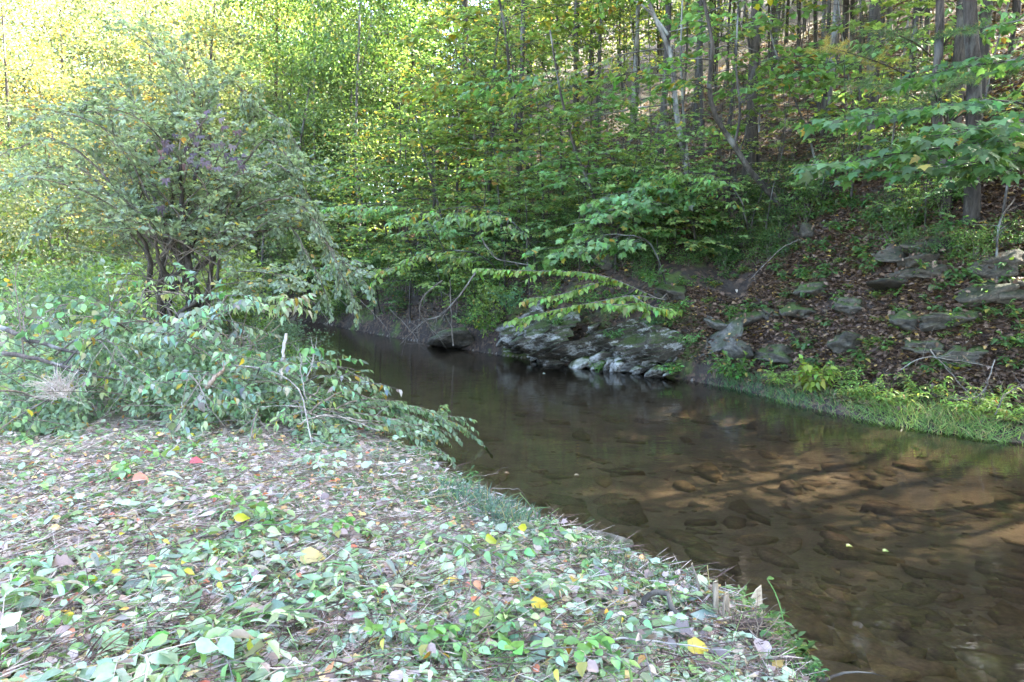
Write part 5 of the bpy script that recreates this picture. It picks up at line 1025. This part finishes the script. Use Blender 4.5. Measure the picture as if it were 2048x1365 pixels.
while k < 230:
    px, py = rs.uniform(1000, 2060), rs.uniform(400, 760); p = hit(px, py, 8); _, v, u = (float(q[0]) for q in height(np.array([p.x]), np.array([p.y]), True))
    if u < .7 or p.y > 22: continue
    put(herb, k, p.x, p.y, rs.uniform(0, 6), rs.uniform(.7, 1.4), 'small green seedling in the leaf litter of the slope', 'seedlings of the slope', None, p.z); k += 1

# ------------------------------------------------------------------ grass
def grass_mass(name, label, X, Y, hgt, color, wid=1.0, lean=.5, z=None):
    f = wsum(X * 2.2, Y * 2.2, W1); keep = RNG.random(len(X)) < .04 + .95 * sst(-.35, .5, f); X, Y, f = X[keep], Y[keep], f[keep]; hgt = hgt * (.4 + .8 * sst(-.6, .9, f))
    n = len(X); Z = height(X, Y) - .01 if z is None else z
    d = np.stack([RNG.normal(0, lean, n), RNG.normal(0, lean, n) - .15, np.ones(n)], -1); nn = RNG.normal(size=(n, 3)) * .5 + np.array([0, -1, .3])
    g = Geo(); g.leaves(np.stack([X, Y, Z], -1), d, nn, hgt * RNG.uniform(.5, 1.2, n), 'blade', wid); o = g.build(name, M['grass'], None, color, 'stuff'); return tag(o, label, 'grass')
def scatter_band(pts, n, wid):
    q = smooth_poly(pts, 8); i = RNG.uniform(0, len(q) - 1.001, n); k = i.astype(int); p = q[k] + (q[k + 1] - q[k]) * (i - k)[:, None]
    return p[:, 0] + RNG.normal(0, wid, n), p[:, 1] + RNG.normal(0, wid, n)
def gb(*pp): return [tuple(hit(*q)[:2]) for q in pp]
X, Y = scatter_band(gb((1560, 800), (1680, 815), (1800, 830), (1900, 845), (2000, 850), (2080, 850)), 8000, .30)
c = np.clip(-sdist(X, Y, RBS), -9, 9); s_ = (c > -.05) & (c < 1.4); grass_mass('grass', 'long bright stilt grass along the far waterline at the right', X[s_], Y[s_], .24, (.15, .23, .06, .12), .8, .9)
X, Y = scatter_band(gb((1370, 752), (1420, 765), (1500, 782), (1580, 800), (1650, 812)), 3600, .16); c = -sdist(X, Y, RBS); s_ = (c > -.1) & (c < .8); grass_mass('grass', 'darker fine grass along the waterline below the pale slab', X[s_], Y[s_], .22, (.075, .15, .055, .04), .7, .5)
X, Y = scatter_band(gb((620, 930), (720, 955), (800, 970), (880, 985)), 7000, .28); c = sdist(X, Y, LBS); s_ = c > .02; grass_mass('grass', 'short green grass at the near bank edge by the fallen bough', X[s_], Y[s_], .075, (.12, .20, .07, .10), .9, 1.0)
X, Y = scatter_band(gb((890, 985), (980, 1020), (1050, 1060)), 1500, .10); c = sdist(X, Y, LBS); s_ = c > -.05; grass_mass('grass', 'bluish grass tuft leaning over the water above the flat rock', X[s_], Y[s_], .13, (.11, .18, .12, .08), 1.1, .9)
X, Y = scatter_band(gb((1180, 1100), (1300, 1160), (1400, 1190)), 1200, .14); c = sdist(X, Y, LBS); s_ = c > .02; grass_mass('grass', 'sparse grass between clippings along the near water edge', X[s_], Y[s_], .13, (.10, .17, .08, .12), .9, .7)

# ------------------------------------------------------------------ litter on the slope
def litter(name, label, X, Y, size, kinds, color, material, lift=.015, tilt=.45, parent=None, z=None):
    g = Geo(); n = len(X); Z = (height(X, Y) if z is None else z) + RNG.random(n) * lift
    part = RNG.integers(0, len(kinds), n)
    for k, kd in enumerate(kinds):
        m = part == k; c = m.sum(); a = RNG.uniform(0, 6.283, c)
        g.leaves(np.stack([X[m], Y[m], Z[m]], -1), np.stack([np.cos(a), np.sin(a), RNG.normal(0, .25, c)], -1), np.stack([RNG.normal(0, tilt, c), RNG.normal(0, tilt, c), np.ones(c)], -1), size * RNG.uniform(.45, 1.2, c), kd, RNG.uniform(.8, 1.3, c))
    o = g.build(name, M[material], parent, color, 'stuff'); return tag(o, label, 'leaves')
n = 260000; dd_ = 9 + 26 * RNG.random(n) ** 1.9; px_ = RNG.uniform(560, 2120, n); X = (px_ - 1024) / FPX * dd_; Y = dd_
_, v, u = height(X, Y, True); s_ = (u > .35) & (wsum(X, Y, W1) + .5 * wsum(X, Y, W2) > -.75); X, Y = X[s_], Y[s_]
X, Y = X[:95000], Y[:95000]; litter('leaf_litter', 'brown fallen leaves covering the far slope', X, Y, .11, ['oak', 'ovate'], (.12, .075, .045, .97), 'litter', .03)
n = 60000; dd_ = RNG.uniform(8.5, 15.5, n); px_ = RNG.uniform(1280, 2120, n); X = (px_ - 1024) / FPX * dd_; Y = dd_
u = -sdist(X, Y, RBS); s_ = (u > .3) & (wsum(X + 5, Y * 1.3, W1) + .4 * wsum(X, Y, W2) > -.2); litter('leaf_litter', 'thick drift of curled brown leaves on the steep right part of the far slope', X[s_], Y[s_], .105, ['oak', 'oak', 'ovate'], (.13, .08, .05, .97), 'litter', .05, .75)
k = 0
while k < 280:
    px, py = rs.uniform(1330, 2048), rs.uniform(430, 790); p = hit(px, py, 8); _, v, u = (float(q[0]) for q in height(np.array([p.x]), np.array([p.y]), True))
    if u < .35 or p.y > 20: continue
    c = random.choice([(.16, .10, .075, 0), (.22, .145, .115, 0), (.28, .19, .15, 0), (.13, .08, .06, 0), (.36, .27, .22, 0)] + ([(.42, .29, .04, 0)] if k % 4 == 0 else []))
    a = rnd(0, 6.28); leaf_object(hillside, 'leaf', random.choice(['oak', 'oak', 'ovate', 'round']), np.array(p) + V3(0, 0, .03), V3(math.cos(a), math.sin(a), rnd(-.3, .3)), V3(rnd(-.5, .3), rnd(-.6, .2), 1), rnd(.08, .14), c, 1, None, 'litter'); k += 1

# ------------------------------------------------------------------ clippings on the near bank
def near_pts(n, y0, y1, x0=-60, x1=1700, pw=1.0):
    px_, py_ = RNG.uniform(x0, x1, n), y0 + (y1 - y0) * RNG.random(n) ** pw
    c, s = math.cos(PITCH), math.sin(PITCH); rx, ry = (px_ - 1024) / FPX, (682.5 - py_) / FPX; fy, fz = c + ry * s, ry * c - s
    t = (CAMZ - .6) / -fz
    for _ in range(5): t = (CAMZ - height(rx * t, fy * t)) / -fz
    X, Y = rx * t, fy * t; k = (sdist(X, Y, LBS) > .06); return X[k], Y[k]
CL = (.115, .18, .085, .0)
def drift(X, Y, lo, hi, f=1.0):
    k = RNG.random(len(X)) < lo + (hi - lo) * sst(-.45, .45, wsum(X * 1.6 * f + 3, Y * 1.6 * f, W1)); return X[k], Y[k]
X, Y = near_pts(9500, 850, 1400); X, Y = drift(X, Y, .9, .35); litter('cut_leaves', 'pale green cut leaves strewn over the near bank', X, Y, .07, ['ovate', 'ovate', 'lance', 'round'], (.31, .39, .265, .14), 'clip', .07, .75)
X, Y = near_pts(7000, 850, 1400); X, Y = drift(X, Y, .9, .3, 1.7); litter('cut_leaves', 'fresh green cut leaves among the pale ones', X, Y, .065, ['ovate', 'lance', 'round', 'maple'], (.16, .29, .085, .06), 'clip', .06, .7)
X, Y = near_pts(9000, 820, 1400); litter('cut_leaves', 'darker shredded green bits among the clippings', X, Y, .05, ['ovate', 'lance', 'tiny'], (.12, .20, .085, .12), 'clip', .04, .7)
X, Y = near_pts(19000, 850, 1400); X, Y = drift(X, Y, .55, 1.0); litter('leaf_litter', 'brown and purplish dead leaves strewn over the near bank', X, Y, .06, ['oak', 'ovate', 'round', 'tiny'], (.22, .15, .13, 1.0), 'clip', .05, .7)
def straw_mass(name, label, X, Y, size, wid, material, color, lift, tl):
    n = len(X); a = RNG.uniform(-.7, 2.6, n); g = Geo(); Z = height(X, Y) + RNG.random(n) * lift + .01
    g.leaves(np.stack([X, Y, Z], -1), np.stack([np.cos(a), np.sin(a), RNG.normal(0, tl, n)], -1), np.stack([RNG.normal(0, .4, n), RNG.normal(0, .4, n), np.ones(n)], -1), size * RNG.uniform(.3, 1.3, n), 'straw', wid, RNG.random(n), RNG.random(n)); o = g.build(name, M[material], None, color, 'stuff'); return tag(o, label, 'stems')
X, Y = near_pts(17000, 850, 1400); X, Y = drift(X, Y, .55, 1.0); k_ = sdist(X, Y, LBS) > .22; straw_mass('dry_stems', 'straw coloured dry stems matted over the near bank', X[k_], Y[k_], .15, .6, 'straw', (1, 1, 1, 1), .06, .16)
X, Y = near_pts(10000, 850, 1400); k_ = sdist(X, Y, LBS) > .22; straw_mass('brown_stems', 'thin purplish brown twigs matted over the near bank', X[k_], Y[k_], .20, .8, 'twig', (.95, .74, .70, 1), .07, .2)
X, Y = near_pts(5000, 850, 1400); k_ = sdist(X, Y, LBS) > .2; straw_mass('grass_clippings', 'green grass blades cut and matted on the near bank', X[k_], Y[k_], .15, 2.0, 'grass', (.17, .27, .09, .1), .06, .25)
for i in range(60):
    px, py = rs.uniform(0, 1350), rs.uniform(880, 1365); p = gp(px, py)
    if float(sdist(np.array([p.x]), np.array([p.y]), LBS)[0]) < .15: continue
    a = rnd(-.6, 1.2); l = rnd(.25, .7); d = Vector((math.cos(a), math.sin(a), rnd(-.02, .08))) * l
    stick('twig', 'loose pale twig lying among the clippings of the near bank', [p + Vector((0, 0, .03)), p + d * .5 + Vector((rnd(-.03, .03), rnd(-.03, .03), .045)), p + d + Vector((0, 0, .03))], rnd(.003, .007), .002, random.choice(['twig', 'deadwood', 'straw']), 'twig', rs.randint(0, 3), 'loose twigs on the near bank', tl=.15)
k = 0; pal = [(.20, .31, .16, 0), (.27, .36, .24, 0), (.15, .27, .085, 0), (.22, .34, .09, 0), (.28, .36, .30, 0), (.30, .22, .20, 0), (.38, .30, .28, 0), (.45, .37, .36, 0), (.40, .27, .05, 0), (.33, .25, .25, 0)]
while k < 300:
    px, py = rs.uniform(-20, 1560), 900 + 470 * rs.random() ** .75; p = gp(px, py)
    if float(sdist(np.array([p.x]), np.array([p.y]), LBS)[0]) < .12: continue
    c = pal[rs.choice([0, 0, 0, 1, 1, 2, 2, 3, 4, 4, 5, 6, 7, 8, 9])]; a = rs.uniform(0, 6.28); br = c[0] > c[1] and c[1] < .24
    leaf_object(near_bank, 'leaf', rs.choice(['oak', 'ovate']) if br else rs.choice(['ovate', 'ovate', 'lance', 'round']), np.array(p) + V3(0, 0, .045), V3(math.cos(a), math.sin(a), rs.uniform(-.2, .35)), V3(rs.gauss(0, .5), rs.gauss(0, .5) - .2, 1), rs.uniform(.06, .12) * (1 + .4 * (py > 1150)), c, 1, None, 'clip'); k += 1
# cut vines and shoots lying over the bank, their leaves still on
def flat_shoot(size, kind, color, length, n_obj):
    t = thing('cut_vine', 'cut vine', 'vine', (0, 0, -60)); B, L = Geo(), Leafs(); path = bent([V3(0, 0, .04), V3(length * .3, rnd(-.1, .1), .09), V3(length * .7, rnd(-.15, .15), .08), V3(length, rnd(-.1, .1), .03)], 12); B.tube(path, np.linspace(.005, .002, len(path)), 5); q = [x for x in path]
    leaf_twig(L, q, .05, size, .1, UPV, .55, .1, .9)
    for i in range(5):
        p, d = along(q, .15 + .16 * i); tw = path_from(p, rotv(d, UPV, (1 if i % 2 else -1) * rnd(.5, 1.0)) + V3(0, 0, rnd(.0, .35)), rnd(.15, .32), 4, .8, .06); B.tube(tw, np.linspace(.003, .001, 5), 3); leaf_twig(L, tw, .045, size, .15, UPV, .6, .15, .9)
    B.build('stem', M[random.choice(['twig', 'green_stem', 'straw'])], t, (1, 1, 1, 1)); leaf_parts(t, L, kind, size, color, 1.0, n_obj, 'leaf', 'clip'); return t
FS = [flat_shoot(.075, 'ovate', (.19, .31, .12, .05), .7, 22), flat_shoot(.09, 'ovate', (.28, .38, .23, .04), .6, 18), flat_shoot(.06, 'round', (.16, .28, .08, .06), .55, 22), flat_shoot(.10, 'lance', (.27, .36, .20, .05), .75, 18), flat_shoot(.055, 'ovate', (.22, .33, .16, .1), .9, 24)]
k = 0; vine_px = []
while k < 40:
    px, py = rs.uniform(-20, 1500), 870 + 490 * rs.random() ** .8; p = gp(px, py); v = float(sdist(np.array([p.x]), np.array([p.y]), LBS)[0])
    if v < (.3 if px < 800 else 1.15) or any((px - a) ** 2 + ((py - b_) * 1.6) ** 2 < 75 ** 2 for a, b_ in vine_px): continue
    vine_px.append((px, py)); o = put(FS, k, p.x, p.y, rs.uniform(0, 6.28), rs.uniform(.75, 1.25), 'cut vine with its leaves still on lying over the near bank', 'cut vines lying on the near bank', None, p.z + .01); k += 1
HB = herb
k = 0
while k < 34:
    px, py = rs.uniform(640, 1640), rs.uniform(900, 1360); p = gp(px, py); v = float(sdist(np.array([p.x]), np.array([p.y]), LBS)[0])
    if not .05 < v < .38: continue
    put(HB, k, p.x, p.y, rs.uniform(0, 6), rs.uniform(.45, .9), 'small green seedling at the edge of the near bank', 'seedlings along the near water edge', None, p.z); k += 1
# leaves that have dropped onto the rocks of the slope
bpy.context.view_layer.update(); g = Geo(); pp_ = []
for o in ROCKS:
    if o.location.y < 8: continue
    mw = o.matrix_world; q3 = mw.to_3x3(); c_ = 0
    for vi in random.sample(range(len(o.data.vertices)), min(260, len(o.data.vertices))):
        vt = o.data.vertices[vi]; nw = (q3 @ vt.normal).normalized()
        if nw.z > .3 and c_ < 34: pp_.append((tuple(mw @ vt.co + nw * .01), tuple(nw))); c_ += 1
P_ = np.array([a for a, b_ in pp_]); N_ = np.array([b_ for a, b_ in pp_]); g.leaves(P_, RNG.normal(size=P_.shape), N_ + RNG.normal(size=P_.shape) * .35, RNG.uniform(.05, .12, len(P_)), 'oak'); o = g.build('leaf_litter', M['litter'], None, (.13, .08, .05, .96), 'stuff'); tag(o, 'brown leaves that dropped onto the rocks of the far slope', 'leaves')
# single leaves that stand out
for (px, py, s, kd, c, lab, a) in [(150, 1235, .12, 'ovate', (.65, .10, .03, 0), 'red and orange fallen leaf at the lower left of the bank', 2.4), (12, 1165, .10, 'ovate', (.60, .16, .10, 0), 'pinkish red leaf at the left edge of the bank', 1), (95, 1165, .14, 'oak', (.45, .30, .26, 0), 'curled pinkish brown leaf at the lower left', .3), (175, 1145, .09, 'ovate', (.62, .35, .04, 0), 'small orange yellow leaf above the red one', .5), (380, 945, .10, 'round', (.62, .08, .10, 0), 'crimson leaf on the pale clippings in the middle left', .2), (265, 978, .11, 'round', (.62, .22, .12, 0), 'salmon coloured leaf left of the crimson one', .3), (325, 968, .16, 'lance', (.52, .55, .42, 0), 'long whitish upturned leaf between salmon and crimson leaves', -.1),
                                   (378, 1090, .09, 'ovate', (.62, .40, .05, 0), 'upright yellow leaf in the centre of the bank', 1.5), (520, 1272, .14, 'oak', (.50, .38, .34, 0), 'pale pink curled dead leaf near the bottom centre', 1.8), (400, 1335, .12, 'ovate', (.60, .42, .06, 0), 'yellow leaf at the bottom left centre', 1.0), (1065, 1245, .10, 'round', (.62, .44, .04, 0), 'yellow leaf right of the bottom centre', .6), (1145, 1190, .09, 'ovate', (.60, .42, .10, 0), 'pale yellow leaf in front of the flat rock', 1.2), (1015, 1192, .09, 'ovate', (.60, .28, .06, 0), 'orange leaf left of the pale yellow one', .1), (1375, 1328, .11, 'round', (.62, .46, .05, 0), 'bright yellow leaf below the cut stubs', .1), (600, 1150, .14, 'round', (.52, .40, .14, 0), 'mottled yellow leaf in the middle of the bank', .4), (530, 1245, .15, 'ovate', (.20, .30, .20, 0), 'large pale green leaf beside the pink curled leaf', -.4), (935, 1275, .14, 'round', (.16, .27, .08, 0), 'broad round green leaf at the bottom centre', .2), (30, 1250, .14, 'ovate', (.22, .30, .24, 0), 'big bluish green leaf at the lower left edge', .6), (1320, 1280, .16, 'lance', (.36, .40, .28, 0), 'long pale leaf pointing at the cut stubs', -.7), (760, 1020, .10, 'lance', (.34, .40, .36, 0), 'silvery leaf lying by the grassy edge', .1)]:
    o = leaf_object(None, 'fallen_leaf', kd, np.array(gp(px, py)) + V3(0, 0, .07), V3(math.cos(a), math.sin(a), .15), V3(0, -.35, 1), s, c, 1.1, 3, 'clip'); tag(o, lab, 'leaf')
# a few leaves afloat
for (px, py, lab, c) in [(1692, 1095, 'yellow green leaf floating in the middle of the creek', (.17, .19, .03, 0)), (1765, 1105, 'small green leaf floating right of the yellow green one', (.12, .17, .03, 0)), (1008, 948, 'tan leaf floating off the grassy edge', (.16, .09, .05, 0)), (1148, 952, 'pale leaf floating in the creek above the flat rock', (.16, .12, .08, 0)), (1085, 748, 'white speck of a leaf floating by the outcrop', (.6, .6, .5, 0))]:
    r = ray(px, py); tt = CAMZ / -r.z; o = leaf_object(None, 'floating_leaf', 'ovate', V3(r.x * tt, r.y * tt, .006), V3(1, .2, 0), V3(0, 0, 1), .075, c, 1.1, 2, 'clip'); tag(o, lab, 'leaf')

# ------------------------------------------------------------------ a label of its own for each of the many look-alikes
LAND = [(20, 'the left edge of the picture'), (150, 'the grey poles'), (372, 'the big arching shrub'), (565, 'the whitish cut stake'), (640, 'the forked whitish trunk'), (760, 'the far end of the water'), (860, 'the drooping bank tree'), (905, 'the upright dead stick'), (1000, 'the left end of the outcrop'), (1085, 'the bright leaved tree'), (1150, 'the overhanging bough'), (1220, 'the slanting flat tiered tree'), (1312, 'the straight grey trunk'), (1388, 'the leaning forked tree'), (1445, 'the tilted pale slab'), (1572, 'the crooked curved tree'), (1622, 'the yellow green sapling'), (1700, 'the yellow pine bough'), (1800, 'the ledge stones'), (1890, 'the dark forked trunk'), (1945, 'the thick grey trunk'), (2030, 'the right edge of the picture')]
ORD = ['', 'second ', 'third ', 'fourth ', 'fifth ', 'sixth ', 'seventh ', 'eighth ', 'ninth ', 'tenth ', 'eleventh ', 'twelfth '] + [a + 'teenth ' for a in 'thir four fif six seven eigh nine'.split()] + ['twentieth '] + ['twenty %s ' % a for a in 'first second third fourth fifth sixth seventh eighth ninth'.split()] + ['thirtieth ']
NOUN = {'cut vines lying on the near bank': 'cut leafy vine', 'seedlings along the near water edge': 'bank edge seedling', 'large leaved trees of the slope': 'large leaved slope tree', 'tall forest trees of the slope': 'tall forest tree', 'understory trees of the slope': 'flat tiered tree', 'high crowned thin trees of the slope': 'thin high crowned tree', 'saplings of the slope': 'bare stemmed sapling', 'low shrubs of the slope': 'low slope shrub', 'shrubs of the far bank': 'leafy waterside shrub', 'yellowing valley trees': 'yellowing valley tree', 'green trees past the bend': 'green tree past the bend', 'shrubs of the creek flat': 'creek flat shrub', 'seedlings of the slope': 'small green seedling', 'loose twigs on the near bank': 'loose pale twig', 'bare twigs over the far water': 'bare drooping twig'}
byg = {}
for o in scn.objects:
    if o.parent is None and o.get('group') in NOUN: byg.setdefault(o['group'], []).append(o)
cP, sP = math.cos(PITCH), math.sin(PITCH)
def px_of(l): z = l.z - CAMZ; return 1024 + FPX * l.x / (l.y * cP - z * sP) if l.y * cP - z * sP > .5 else 99999
for gname, os_ in byg.items():
    cells = {}
    for o in os_:
        px = px_of(o.location)
        if px > 2300 or px < -300: k = 'out of frame'
        else: k = min(LAND, key=lambda q: abs(q[0] - px))[1]
        cells.setdefault(k, []).append(o)
    for k, l in cells.items():
        l.sort(key=lambda o: o.location.y)
        for i, o in enumerate(l):
            if k == 'out of frame': o['label'] = 'tall forest tree added out of view past the right edge to cast shade' if 'tree' in NOUN[gname] else o['label']; continue
            o['label'] = '%s %snearest in line with %s' % (NOUN[gname], ORD[min(i, 29)], k)
